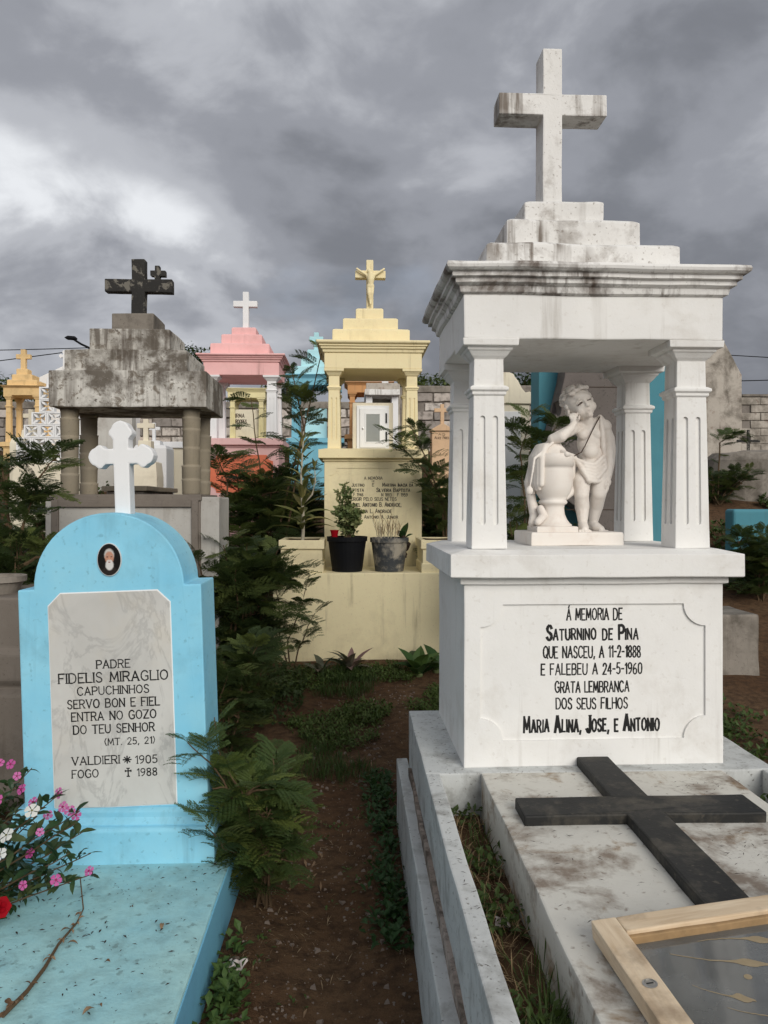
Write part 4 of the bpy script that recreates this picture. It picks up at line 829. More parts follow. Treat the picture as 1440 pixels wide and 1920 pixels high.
bpx = flb.x(572, .3), flb.x(613, .3)
MB().box(bpx[0], bpx[1], .3, .36, TL['floor'], flb.z(598, 766, .3)).build('inscription_tablet', M['ltblue_top'], lb, bevel=.01)
py_, fpy, TPy = far_canopy(462, 13.5, .66, 'pale yellow canopy tomb seen between the white columns of the pink tomb', allmat(M['paleyellow']), 822, (735, 746), 727, 722, None, steps=False)
MB().box(fpy.x(431, .15), fpy.x(492, .15), .15, .22, TPy['floor'], fpy.z(460, 768, .15)).build('inscription_tablet', M['ivory'], py_, bevel=.008)
for k, (s, e) in enumerate((('A IRMA', 458), ('LAURDOPES', 462), ('ARDERO', 452), ('FON', 440))): lettering(s, fpy.x(433, .15), fpy.x(e, .15), fpy.z(450, 783+k*11, .15), fpy.z(450, 776+k*11, .15), .148, M['ink_brown'], py_, thick=.16)
far_canopy(692, 13.2, .74, 'terracotta coloured canopy tomb seen through the yellow canopy', allmat(M['terracotta']), 815, (722, 736), 715, 708, None, steps=False)
far_canopy(41, 15.2, .74, 'ochre canopy tomb with mouldy cornice beside the white chapel gable', allmat(M['orange']), 829, (727, 741), 722, 691, (9, 27, 655))
# ------------------------------------------------------------ boundary wall with its blocks
def wall(name, label, x0, x1, Y, ztop, rows, bw, bh, seed, blocks=True, th=.25):
    rw_ = random.Random(seed); z0 = ztop-rows*bh-.10; root = empty(name, ((x0+x1)/2, Y, z0), 0, label, 'wall'); hw2 = (x1-x0)/2
    MB().box(-hw2, hw2, .03, th, -1.0, ztop-z0-.02).build('mortar_core', M['mortar'], root, sub=.4, jit=.015)
    MB().box(-hw2, hw2, -.02, th+.02, ztop-z0-.10, ztop-z0+.06).build('coping', M['conc'], root, bevel=.02, sub=.3, jit=.015)
    base = []
    for k in range(6):
        m_ = MB().box(-bw/2+.012, bw/2-.012, -.02, .1, .012, bh-.012).mesh('block', bevel=.014, sub=.12, jit=.014, seed=k+seed); m_.materials.append(M['block']); base.append(m_)
    for r_ in range(rows):
        x = -hw2+bw/2-(bw/2 if r_ % 2 else 0)
        while x < hw2:
            if x > -hw2+.05:
                o = link('block', rw_.choice(base), root); o.location = (x+rw_.uniform(-.01, .01), rw_.uniform(-.012, .012), r_*bh+rw_.uniform(-.004, .004)); o.scale = (rw_.uniform(.94, 1), 1, rw_.uniform(.93, 1.0))
            x += bw
    return root
YW = 17.5
wl = wall('block_wall', 'rough grey block wall with mortar joints behind the tombs on the left', X(-60, YW), X(735, YW), YW, P(0, 758, YW).z, 8, .42, .21, 1)
wr = wall('block_wall', 'rough pale block wall behind the peach gravestone', X(778, YW), X(1010, YW), YW, P(0, 728, YW).z, 9, .42, .21, 2)
pil = empty('wall_pillar', (X(757, YW), YW-.1, 2.4), 0, 'grey concrete pillar with drip marks between the block walls', 'pillar')
MB().box(-.27, .27, 0, .4, -.5, P(0, 727, YW).z-2.4).build('pillar_shaft', M['conc'], pil, bevel=.02, sub=.2, jit=.012)
# pale wall at the right with its raised end
yr = 15.5
rwall = empty('block_wall', (X(1400, yr), yr, 2.3), 0, 'pale peeling block wall with a raised sloping end at the right', 'wall')
xa, xm, xe = X(1240, yr)-rwall.location.x, X(1391, yr)-rwall.location.x, X(1640, yr)-rwall.location.x
zt1, zt2, zlow = P(0, 628, yr).z-2.3, P(0, 703, yr).z-2.3, P(0, 741, yr).z-2.3
MB().prism([(xa, -.8), (xm, -.8), (xm, zt2), (X(1352, yr)-rwall.location.x, zt1), (xa, zt1)], .0, .3).build('raised_end', M['conc_pale'], rwall, bevel=.02, sub=.25, jit=.01)
MB().box(xm+.002, xe, .06, .3, -.8, zlow-.03).build('wall_core', M['mortar'], rwall, sub=.4, jit=.01)
MB().box(xm+.004, xe, .0, .3, zlow-.028, zlow+.02).build('coping', M['conc'], rwall, bevel=.01, sub=.2, jit=.01)
rw_ = random.Random(4); base = []
for k in range(4):
    m_ = MB().box(-.19, .19, .02, .1, .004, .152).mesh('block', bevel=.008, sub=.1, jit=.008, seed=k+40); m_.materials.append(M['conc_pale']); base.append(m_)
for r_ in range(9):
    x = xm+.2-(.0 if r_ % 2 else .0)+(.19 if r_ % 2 else 0)
    while x < xe-.2:
        o = link('block', rw_.choice(base), rwall); o.location = (x, rw_.uniform(0, .02), zlow-.19-.157*r_); x += .39

# ------------------------------------------------------------ small background graves and markers
def plain_cross(name, px, py0, py1, Y, armpx, wpx, mat, label, cat='cross', budd=False, base=None, th=.05, armat=.3):
    z0, z1 = P(0, py0, Y).z, P(0, py1, Y).z; root = empty(name, (X(px, Y), Y, z0), R(2.3), label, cat); w2, a2, h_ = wpx/F*Y/2, armpx/F*Y/2, z1-z0
    if budd: MB_ = budded_cross(0, 0, h_*(1-armat), a2, h_*armat, w2, w2*1.6, -th/2, th/2)
    else:
        za = h_*(1-armat); MB_ = MB().prism([(-w2, 0), (w2, 0), (w2, za-w2), (a2, za-w2), (a2, za+w2), (w2, za+w2), (w2, h_), (-w2, h_), (-w2, za+w2), (-a2, za+w2), (-a2, za-w2), (-w2, za-w2)], -th/2, th/2)
    MB_.build('cross_body', mat, root, bevel=.006)
    if base:
        bw_, bz = base; g0 = ground(root.location.x, Y)-z0-.2; MB().rings([[(sx*bw_/2*k, sy*bw_/2*k, z) for sx, sy in ((-1,-1),(1,-1),(1,1),(-1,1))] for k, z in ((1, g0), (1, -bz), (.9, -bz*.6), (.5, -bz*.55), (.45, .01))]).build('pedestal', mat, root, bevel=.01)
    return root
plain_cross('grave_cross', 274, 828, 786, 11.0, 32, 9, M['ivory'], 'ivory cross on a stepped ivory pedestal seen between the grey drum columns', 'cross', base=(.40, .5), th=.07)
plain_cross('grave_cross', 289, 828, 793, 12.0, 22, 6, M['white_paint'], 'thin white cross beside the ivory cross', 'cross', base=(.5, .12), th=.05)
plain_cross('grave_cross', 59, 808, 768, 11.5, 27, 8, M['ivory'], 'cream cross with dark top in front of the ochre tomb', 'cross', base=(.45, .2), th=.08)
plain_cross('grave_cross', 829, 796, 758, 12.5, 30, 7, M['peach'], 'peach cross on the gravestone by the block wall', 'cross', th=.06)
plain_cross('grave_cross', 1008, 748, 700, 9.6, 19, 6, M['ivory'], 'white budded cross on a slim grey post behind the statue', 'cross', budd=True, th=.06)
plain_cross('grave_cross', 1403, 848, 806, 13.0, 44, 5, M['black_stone'], 'black iron cross on a low mound at the right', 'cross', th=.03, armat=.5)
po = empty('stone_post', (X(1008, 9.6), 9.6, ground(1.9, 9.6)), 0, 'slim grey stone post under the white budded cross', 'post')
zz = P(0, 746, 9.6).z-po.location.z
MB().profile(-.07, .07, -.07, .07, [(.03, -.2), (.03, .25), (0, .28), (0, zz-.10), (.03, zz-.08), (.035, zz-.03), (0, zz)]).build('post_shaft', M['panel_grey'], po, bevel=.008)
# gravestone in peach
fq = Frame(829, 12.4, 2.3); g0 = ground(fq.O.x, 12.4); fq.O.z = g0
gq = empty('gravestone', (fq.O.x, fq.O.y, g0), fq.a, 'peach gravestone with gabled top and faded writing by the block wall', 'gravestone')
a, b = fq.x(810), fq.x(849); zt = fq.z(829, 808); zp_ = fq.z(829, 795)
MB().box(a, b, 0, .3, -.3, zt).build('stone_body', M['peach'], gq, bevel=.01, sub=.2, jit=.005)
MB().prism([(a-.02, zt+.001), (b+.02, zt+.001), (b+.02, zt+.02), ((a+b)/2+.03, zp_), ((a+b)/2-.03, zp_), (a-.02, zt+.02)], -.03, .33).build('gable', M['peach'], gq, bevel=.008)
lettering('AQ', fq.x(822), fq.x(834), fq.z(829, 816.5), fq.z(829, 812.5), 0, M['ink_brown'], gq, thick=.14); lettering('Alice Pires', fq.x(815), fq.x(842), fq.z(829, 823), fq.z(829, 818), 0, M['ink_brown'], gq, thick=.14)
# ivory headstone with a curved gable
fi = Frame(950, 9.0, 2.3); g0 = ground(fi.O.x, 9.0); fi.O.z = g0
gi = empty('headstone', (fi.O.x, fi.O.y, g0), fi.a, 'ivory headstone with scrolled curved gable seen between white columns', 'headstone')
k_ = lambda px, py: fi.xz(px, py); half = [(996, 757), (997, 738), (991, 735), (984, 737), (977, 729), (970, 715), (964, 708), (961, 702), (953, 699)]
pr_ = [k_(*p) for p in half]; cxx = fi.x(945); outl = [k_(996, 758)]+pr_[1:]+[(2*cxx-x, z) for x, z in pr_[::-1]]
MB().prism(outl, -.05, .16).build('gable', M['ivory'], gi, bevel=.008)
xr_ = fi.x(992); MB().box(2*cxx-xr_, xr_, -.02, .13, -.3, k_(996, 757)[1]-.005).build('stone_body', M['ivory'], gi, bevel=.01, sub=.2, jit=.003)
MB().box(2*cxx-fi.x(975), fi.x(975), -.035, -.018, .1, k_(990, 772)[1]).build('inscription_tablet', M['white_paint'], gi, bevel=.004)
# white bench-like slab and the white table in front of the terracotta tomb
tb = empty('stone_table', (X(716, 12.0), 12.0, ground(0, 12)), R(2.3), 'white stone table with a thick top behind the glazed cabinet', 'table')
zz = P(0, 744, 12).z-tb.location.z
MB().box(-.27, .27, -.2, .3, zz, zz+.09).build('table_top', M['white_roof'], tb, bevel=.01, sub=.1, jit=.006)
MB().box(-.24, .30, .28, .4, zz+.12, zz+.26).build('back_slab', M['conc_pale'], tb, bevel=.01, sub=.1, jit=.006)
for sx in (-.2, .2): MB().box(sx-.05, sx+.05, -.1, .3, -.3, zz-.001).build('table_leg', M['white_paint'], tb, bevel=.006)
MB().box(-.27, .3, .285, .395, -.3, zz+.119).build('back_wall', M['conc_pale'], tb, bevel=.006)
plain_cross('grave_cross', 722, 760, 713, 12.6, 12, 5, M['white_paint'], 'small white post cross above the white stone table', 'cross', th=.05, armat=.06)
# blue memorial wall with dark stele
fm = Frame(1170, 7.2, 2.3); g0 = ground(fm.O.x, 7.2); fm.O.z = g0
mm = empty('memorial', (fm.O.x, fm.O.y, g0), fm.a, 'teal memorial wall with a dark pitted stone stele behind the white statue', 'memorial')
MB().prism([(fm.x(1016), -.3), (fm.x(1331), -.3), (fm.x(1330), fm.z(1330, 600)), (fm.x(1016), fm.z(1016, 600))], .12, .45).build('memorial_wall', M['teal'], mm, bevel=.012, sub=.3, jit=.004)
st2 = MB().prism([fm.xz(1012, 900, -.2), fm.xz(1200, 1040, -.2), fm.xz(1200, 640, -.2), fm.xz(1068, 640, -.2), fm.xz(1058, 710, -.2)], -.2, .08).build('stele', M['stone_dark'], mm, bevel=.01)
bool_cut(st2, MB().lathe(0, 0, [(.045, -.3), (.045, .3)], 18) if False else MB().prism([(fm.x(1047, -.2)+.030*math.cos(R(a_)), fm.z(1047, 765, -.2)+.075*math.sin(R(a_))) for a_ in range(0, 360, 20)], -.3, .0))
for py in (725, 955): MB().box(fm.x(1062, -.2), fm.x(1199, -.2), -.204, -.19, fm.z(1100, py, -.2)-.006, fm.z(1100, py, -.2)).build('stele_joint', M['ink_brown'], mm)
# blue box grave and grey block at the right
fb = Frame(1375, 9.4, 2.3); g0 = ground(fb.O.x, 9.4); fb.O.z = g0
bb = empty('box_grave', (fb.O.x, fb.O.y, g0), fb.a, 'low teal box grave with rounded edges among dark bushes at the right', 'grave')
MB().box(0, 1.1, 0, .24, -.5, fb.z(1400, 955)).build('grave_box', M['teal'], bb, bevel=.05, seg=4, sub=.4, jit=.006)
fb = Frame(1390, 6.3, 2.3); g0 = ground(fb.O.x, 6.3); fb.O.z = g0
gb = empty('concrete_block', (fb.O.x, fb.O.y, g0), fb.a, 'rough grey concrete block standing beside the white tomb', 'concrete block')
MB().box(fb.x(1330), fb.x(1424), 0, .5, -.25, fb.z(1390, 1152)).build('block_body', M['conc'], gb, bevel=.02, sub=.1, jit=.01)
lm = empty('stone_mound', (X(1425, 12.9), 12.9, ground(6.3, 12.9)), 0, 'low stone mound under the black iron cross', 'mound')
zz = P(0, 846, 12.9).z-lm.location.z
MB().rings([[(1.0*k*math.cos(a_*math.pi/6), .6*k*math.sin(a_*math.pi/6), z) for a_ in range(12)] for k, z in ((1, -.4), (.95, zz-.16), (.8, zz-.05), (.4, zz))]).build('mound_body', M['conc'], lm, sub=.15, jit=.03)
# raised flat lid behind the grey tomb
fl2 = Frame(243, 7.3, 2.3); g0 = ground(fl2.O.x, 7.3); fl2.O.z = g0
ld = empty('table_grave', (fl2.O.x, fl2.O.y, g0), fl2.a, 'brown stone table grave with overhanging lid behind the grey tomb', 'grave')
za = fl2.z(240, 921)
MB().box(fl2.x(196), fl2.x(268), .05, 1.25, -.3, za).build('grave_box', M['conc'], ld, bevel=.012)
MB().box(fl2.x(190), fl2.x(275), 0, 1.3, za+.001, za+.05).build('lid', M['drum'], ld, bevel=.01, sub=.2, jit=.004)
# stepped grey grave at the left edge with a basin on top
fs = Frame(-40, 3.9, 2.3); fs.O.z = 0
sg = empty('stepped_grave', fs.O, fs.a, 'dark weathered stepped concrete grave beside the blue headstone', 'grave')
zz = [(-.3, 1400), (0, 1290), (0, 1255), (0, 1190)]
xr_ = fs.x(60)
MB().profile(xr_-1.0, xr_, 0, .9, [(.06, -.2), (.06, fs.z(0, 1300)), (.0, fs.z(0, 1290)), (.03, fs.z(0, 1275)), (.03, fs.z(0, 1225)), (0, fs.z(0, 1215)), (0, fs.z(0, 1120))]).build('grave_body', M['frame_brown'], sg, bevel=.012, sub=.12, jit=.007)
bs = empty('stone_basin', fs.world(fs.x(-8, .2), .22, fs.z(0, 1122)), fs.a, 'round grey stone basin standing on the stepped grave', 'basin')
MB().lathe(0, 0, [(.10, 0), (.115, .03), (.13, .06), (.145, .066), (.145, .095), (.12, .095), (.11, .05), (.01, .04)], 28).build('basin_bowl', M['conc'], bs)
# white openwork tower and chapel gable at the far left
lt = empty('openwork_tower', (X(90, 11.0), 11.0, ground(-5, 11)), R(2.3), 'white openwork concrete tower of pierced blocks beside the ochre tomb', 'tower')
def pierced(n, s_, cx, cz, mbx, th=.05):
    """square pierced block: frame and a four petal cross"""
    h = s_/2; b_ = s_*.10
    for (x0, x1, z0, z1) in ((-h, h, -h, -h+b_), (-h, h, h-b_, h), (-h, -h+b_, -h+b_, h-b_), (h-b_, h, -h+b_, h-b_)): mbx.box(cx+x0, cx+x1, -th, th, cz+z0, cz+z1)
    for a_ in range(4):
        c, s2 = math.cos(R(45+90*a_)), math.sin(R(45+90*a_)); L = s_*.62; q = .09*s_
        mbx.prism([(cx+c*.02-s2*q*.4, cz+s2*.02+c*q*.4), (cx+c*L*.5-s2*q, cz+s2*L*.5+c*q), (cx+c*L*1.0, cz+s2*L*1.0), (cx+c*L*.5+s2*q, cz+s2*L*.5-c*q)], -th*.8, th*.8)
zz0 = P(0, 868, 11).z-lt.location.z; ms = .21
pm = MB(); pierced(0, ms, 0, 0, pm); pme = pm.mesh('pierced_block'); pme.materials.append(M['white_paint'])
for r_, n in enumerate((4, 4, 3, 2, 1, 1)):
    for i in range(n):
        o = link('pierced_block', pme, lt); o.location = ((i-(n-1)/2)*ms*1.02, 0, zz0+(r_+.5)*ms*.86); o.scale = (1, 1, .84)
MB().box(-.44, .44, -.15, .15, -.4, zz0-.001).build('tower_base', M['ivory'], lt, bevel=.01)
pm = MB(); pm.tube([(0, 0, zz0+6*ms*.86-.02), (0, 0, zz0+6*ms*.86+.14)], [.03, .015], 8).build('finial', M['white_paint'], lt)
cg = empty('chapel', (X(150, 16.0), 16.0, 2.4), R(2.3), 'white chapel gable with a budded cross behind the grey tomb', 'chapel')
zt, ze = P(0, 690, 16).z-2.4, P(0, 708, 16).z-2.4; xw = 0.84
MB().prism([(-xw, -.5), (xw, -.5), (xw, ze), (0.02, P(0, 672, 16).z-2.4), (-.02, P(0, 672, 16).z-2.4), (-xw, ze)], 0, 1.6).build('chapel_body', M['white_paint'], cg, bevel=.01)
cxl = X(122, 16.0)-cg.location.x; zc = P(0, 685, 16).z-2.4
budded_cross(cxl, zc-.1, P(0, 668, 16).z-2.4, .11, .12, .028, .045, -.03, .03).build('cross', M['white_paint'], cg, bevel=.004)
# pale stone stele with the flower spray behind the grey tomb
pz = empty('gravestone', (X(215, 13.0), 13.0, ground(-4.6, 13)), R(2.3), 'tall pale grey plastered gravestone behind the white budded cross', 'gravestone')
MB().box(X(172, 13)-pz.location.x, X(247, 13)-pz.location.x, 0, .25, -.3, P(0, 740, 13).z-pz.location.z).build('stone_body', M['panel_grey'], pz, bevel=.012, sub=.2, jit=.004)
pw = empty('table_grave', (X(315, 12.3), 12.3, ground(-3.4, 12.3)), R(2.3), 'long white table grave in front of the block wall', 'grave')
zz = P(0, 828, 12.3).z-pw.location.z
MB().box(-.30, .30, 0, .8, zz-.10, zz).build('lid', M['white_paint'], pw, bevel=.01); MB().box(-.26, .26, .04, .76, -.3, zz-.101).build('grave_box', M['ivory'], pw, bevel=.01)

# ------------------------------------------------------------ street lamp and power lines
sl = empty('street_lamp', (X(170, 22), 22, hgt(22)), 0, 'street lamp with short arm rising behind the grey tomb', 'street lamp')
h_ = P(0, 652, 22).z-hgt(22); hx = X(135, 22)-X(170, 22)
MB().tube([(0, 0, -.2), (0, 0, h_)], [.07, .05], 10).build('lamp_post', M['plastic_black'], sl); MB().tube([(0, 0, h_-.02), (hx*.5, 0, h_+.10), (hx, 0, h_+.27)], .03, 8).build('lamp_arm', M['plastic_black'], sl)
MB().rings([[(hx+dx*k+.02, dy*k*.6, h_+.27+dz-.05*dx) for dx, dy in ((-.22, -.12), (.12, -.12), (.12, .12), (-.22, .12))] for k, dz in ((.7, -.05), (1, 0), (.6, .06))]).build('lamp_head', M['plastic_black'], sl, bevel=.01)
def wire(p0, p1, sag, label):
    pts = [p0.lerp(p1, t/24)-Vector((0, 0, sag*4*(t/24)*(1-t/24))) for t in range(25)]
    m_ = empty('power_line', p0, 0, label, 'power line', 'power lines'); MB().tube([q-p0 for q in pts], .018, 5).build('cable', M['plastic_black'], m_)
wire(P(-900, 640, 30), P(170, 652, 30), .25, 'upper thick black power line running level behind the ochre tomb'); wire(P(-900, 770, 28), P(200, 650, 28), .15, 'lower black power line sloping up towards the street lamp')
wire(P(1290, 661, 30), P(2300, 690, 30), .2, 'topmost power line above the pale wall at the right'); wire(P(1290, 716, 28), P(2300, 660, 28), .2, 'middle power line above the pale wall at the right'); wire(P(1290, 742, 26), P(2300, 690, 26), .2, 'lowest power line just above the pale wall at the right')
for px_, zz_ in ((2300, 690), (-900, 640)):
    bp = empty('utility_pole', (X(px_, 28), 28.0, hgt(28)), 0, 'utility pole carrying the power lines beside the %s wall' % ('pale' if px_ > 0 else 'grey'), 'pole'); MB().tube([(0, 0, -.2), (0, 0, P(0, zz_-60, 28).z-hgt(28))], [.14, .10], 10).build('pole_shaft', M['conc'], bp)

# ------------------------------------------------------------ plants
def bipinnate(L, npin, plen, nl, ll, lw, droop, seed, curl=.5):
    rg = random.Random(seed); mb = MB()
    def rach(s): return Vector((L*s*(1-.1*s), 0, L*(.10*math.sin(s*2)-droop*s*s)))
    pts = [rach(k/6) for k in range(7)]
    def ribbon(ps, w_):
        n = len(ps); mb.add([tuple(p+Vector((0, 0, w_))) for p in ps]+[tuple(p-Vector((0, 0, w_))) for p in ps], [(i, i+1, n+i+1, n+i) for i in range(n-1)])
        mb.add([tuple(p+Vector((w_*.7, w_*.7, 0))) for p in ps]+[tuple(p-Vector((w_*.7, w_*.7, 0))) for p in ps], [(i, i+1, n+i+1, n+i) for i in range(n-1)])
    ribbon(pts, L*.008)
    for k in range(npin):
        s = .22+.78*(k+.5)/npin; p0 = rach(s); pl = plen*(.75+.45*math.sin(math.pi*min(1, .25+.65*(k/npin))))*rg.uniform(.9, 1.08)
        for side in (-1, 1):
            an = R(rg.uniform(52, 66)-18*k/npin)*side; dr = droop*rg.uniform(.5, 1.2)
            d = Vector((math.cos(an), math.sin(an), 0)); up = Vector((0, 0, 1))
            pp = lambda t: p0+d*pl*t+Vector((0, 0, pl*(.12*math.sin(t*2.2)-dr*curl*t*t)))
            ribbon([pp(t/4) for t in range(5)], L*.004)
            for j in range(nl):
                t = .08+.92*(j+.5)/nl; c = pp(t); tg = (pp(min(1, t+.05))-pp(max(0, t-.05))).normalized(); sd_ = tg.cross(up).normalized()
                lx = ll*(.65+.5*math.sin(math.pi*(.15+.8*t)))
                for s2 in (-1, 1):
                    ax = (tg*.42+sd_*s2*.9+up*rg.uniform(-.35, .15)).normalized(); nn = ax.cross(up).normalized()*lw*.5
                    mb.add([tuple(c), tuple(c+ax*lx*.45+nn), tuple(c+ax*lx), tuple(c+ax*lx*.45-nn)], [(0, 1, 2, 3)])
    return mb
def mk(mb, name, mat):
    me = bpy.data.meshes.new(name); me.from_pydata(mb.v, [], mb.f); me.update(); me.materials.append(mat); return me
FN = [mk(bipinnate(.17, 7, .078, 14, .0138, .0056, .16+.10*i, i), 'feathery_leaf', M['leaf_f']) for i in range(4)]
FD = [mk(bipinnate(.22, 7, .105, 11, .023, .0098, .18+.13*i, 10+i), 'feathery_leaf', M['leaf_fd']) for i in range(4)]
def orient(d, roll=0, up=Vector((0, 0, 1))):
    d = d.normalized(); s_ = up.cross(d); s_ = s_.normalized() if s_.length > 1e-4 else Vector((0, 1, 0)); n = d.cross(s_)
    return Matrix((d, s_, n)).transposed() @ Matrix.Rotation(roll, 3, 'X')
def shrub(name, label, cat, base, stems, fronds, nleaf, scale, seed, stem_mat='stem', group=None, r0=.008, tmin=.2, elev=(-10, 45), spread=1.0):
    """stems: list of world polylines starting at the base"""
    rg = random.Random(seed); root = empty(name, base, 0, label, cat, group); mb = MB(); curves = []
    for st in stems:
        pts = [Vector(p) for p in st]; sm = []
        for i in range(len(pts)-1):
            for k in range(5): sm.append(pts[i].lerp(pts[i+1], k/5)+Vector((rg.uniform(-1, 1), rg.uniform(-1, 1), 0))*.006)
        sm.append(pts[-1]); n = len(sm); mb.tube([p-base for p in sm], [r0*(1-.8*i/(n-1))+.001 for i in range(n)], 5); curves.append(sm)
    mb.build('stem', M[stem_mat], root); ln = [sum((a-b).length for a, b in zip(c, c[1:])) for c in curves]; tot = sum(ln)
    for c, L in zip(curves, ln):
        m_ = max(1, int(nleaf*L/tot)); ph = rg.uniform(0, 6)
        for k in range(m_):
            t = tmin+(1-tmin)*(k+.5)/m_; f_ = t*(len(c)-1); i = min(int(f_), len(c)-2); p = c[i].lerp(c[i+1], f_-i); tg = (c[i+1]-c[i]).normalized()
            az = ph+k*2.4+rg.uniform(-.4, .4); el = R(rg.uniform(*elev))
            d = Vector((math.cos(az)*math.cos(el), math.sin(az)*math.cos(el), math.sin(el)))*spread+tg*.35
            o = link('leaf', rg.choice(fronds), root); sc = scale*rg.uniform(.7, 1.2)*(1-.25*max(0, t-.8)/.2)
            o.matrix_basis = Matrix.Translation(p-base) @ orient(d, rg.uniform(-.5, .5)).to_4x4() @ Matrix.Scale(sc, 4)
    return root
def fan(base, n, h, sx, sy, seed, lean=(0, 0), twigs=2):
    """stems rising from the base to a spread crown, with side twigs"""
    rg = random.Random(seed); out = []
    for i in range(n):
        tip = base+Vector((rg.uniform(-sx, sx)+lean[0], rg.uniform(-sy, sy)+lean[1], h*rg.uniform(.72, 1.0))); m1 = base.lerp(tip, .35)+Vector((rg.uniform(-.04, .04), rg.uniform(-.04, .04), h*.06)); m2 = base.lerp(tip, .7)+Vector((rg.uniform(-.05, .05), rg.uniform(-.05, .05), h*.05))
        out.append([base+Vector((rg.uniform(-.03, .03), rg.uniform(-.03, .03), -.03)), m1, m2, tip])
        for k in range(twigs):
            t = rg.uniform(.3, .85); s = base.lerp(m1, t/.35) if t < .35 else m1.lerp(tip, (t-.35)/.65); a_ = rg.uniform(0, 6.28); L = h*rg.uniform(.14, .28)
            out.append([s, s+Vector((math.cos(a_)*L*.5, math.sin(a_)*L*.5, L*.3)), s+Vector((math.cos(a_)*L, math.sin(a_)*L, L*.35))])
    return out
def at_ground(px, Y, dz=0): x = X(px, Y); return Vector((x, Y, ground(x, Y)+dz))
GS = 'feathery leaved shrubs'
# near bush beside the blue slab
b0 = at_ground(498, 2.98); stems = fan(b0, 11, .56, .115, .15, 1, (-.02, -.05), 4)
stems += [[b0, b0+Vector((-.06, .0, .22)), b0+Vector((-.15, .02, .42)), P(402, 1345, 2.95)], [b0, b0+Vector((-.08, -.06, .22)), P(420, 1590, 2.82), P(385, 1548, 2.72)], [b0, b0+Vector((-.05, -.03, .3)), P(405, 1440, 2.85), P(352, 1392, 2.78)]]
shrub('feathery_shrub', 'bright green feathery shrub growing beside the blue grave slab', 'shrub', b0, stems, FN, 235, .86, 2, group=GS, r0=.005, tmin=.06)
# tall shrub between grey, pink and yellow tombs
b0 = at_ground(490, 7.75); stems = fan(b0, 9, 1.55, .40, .25, 3, (0, 0), 2)+[[b0, P(478, 1050, 7.7), P(490, 900, 7.7), P(470, 745, 7.7)], [b0, P(530, 1050, 7.7), P(565, 830, 7.7), P(606, 650, 7.7)], [b0, P(430, 1050, 7.6), P(425, 900, 7.6), P(405, 850, 7.6)], [b0, P(520, 1000, 7.7), P(570, 800, 7.7), P(548, 700, 7.7)]]
shrub('feathery_shrub', 'tall dark feathery shrub growing between the grey, pink and yellow tombs', 'shrub', b0, stems, FD, 290, 1.2, 4, group=GS, r0=.016, tmin=.2)
b0 = at_ground(440, 5.7); stems = fan(b0, 10, 1.2, .30, .22, 5, (-.0, 0), 2)
shrub('feathery_shrub', 'lower dense feathery shrub at the right corner of the grey tomb', 'shrub', b0, stems, FD, 270, 1.05, 6, group=GS, r0=.012, tmin=.1)
b0 = at_ground(565, 8.4); stems = fan(b0, 8, 1.3, .26, .2, 7, (-.05, 0), 2)
shrub('feathery_shrub', 'leafy feathery shrub rising behind the left planter box', 'shrub', b0, stems, FD, 200, 1.05, 8, group=GS, r0=.010, tmin=.12)
b0 = at_ground(425, 4.5); stems = fan(b0, 7, .72, .24, .2, 27, (.05, 0), 2)
shrub('feathery_shrub', 'small dark feathery shrub in the shade behind the blue headstone', 'shrub', b0, stems, FD, 150, .85, 28, group=GS, r0=.007, tmin=.08)
# left edge
b0 = at_ground(35, 4.75); stems = fan(b0, 10, 1.45, .40, .25, 9, (0, 0), 2)+[[b0, P(40, 1000, 4.8), P(70, 900, 4.8), P(110, 850, 4.8)], [b0, P(20, 1000, 4.8), P(5, 880, 4.8), P(-30, 860, 4.8)]]
shrub('feathery_shrub', 'bushy feathery shrub rising behind the stepped grave', 'shrub', b0, stems, FD, 280, 1.0, 10, group=GS, r0=.012, tmin=.2)
# right of yellow tomb
b0 = at_ground(840, 7.7); stems = fan(b0, 10, 1.35, .22, .2, 11, (.02, 0), 2)+[[b0, P(835, 950, 7.2), P(795, 880, 7.0), P(728, 812, 7.0)], [b0, P(830, 950, 7.2), P(800, 860, 7.0), P(770, 800, 7.0)]]
shrub('feathery_shrub', 'dark feathery shrub between the yellow tomb and the white columns', 'shrub', b0, stems, FD, 250, 1.0, 12, group=GS, r0=.012, tmin=.2)
b0 = at_ground(985, 6.0); stems = fan(b0, 8, 1.5, .22, .2, 13, (0, 0), 2)+[[b0, P(985, 950, 6), P(975, 850, 6), P(1000, 770, 6)], [b0, P(990, 900, 6), P(1020, 840, 6), P(1050, 785, 6)]]
shrub('feathery_shrub', 'thin feathery shrub seen through the white canopy beside the statue', 'shrub', b0, stems, FD, 210, .95, 14, group=GS, r0=.010, tmin=.2)
# sapling before the cream block
b0 = at_ground(545, 6.2); stems = [[b0, P(540, 1200, 6.2), P(565, 1140, 6.15), P(580, 1078, 6.1)], [b0, P(525, 1200, 6.2), P(522, 1130, 6.2), P(518, 1090, 6.2)], [b0, P(560, 1220, 6.15), P(575, 1180, 6.1), P(590, 1150, 6.1)]]
shrub('feathery_shrub', 'slender feathery sapling in front of the cream block', 'shrub', b0, stems, FD, 32, .72, 16, group=GS, r0=.007, tmin=.25)
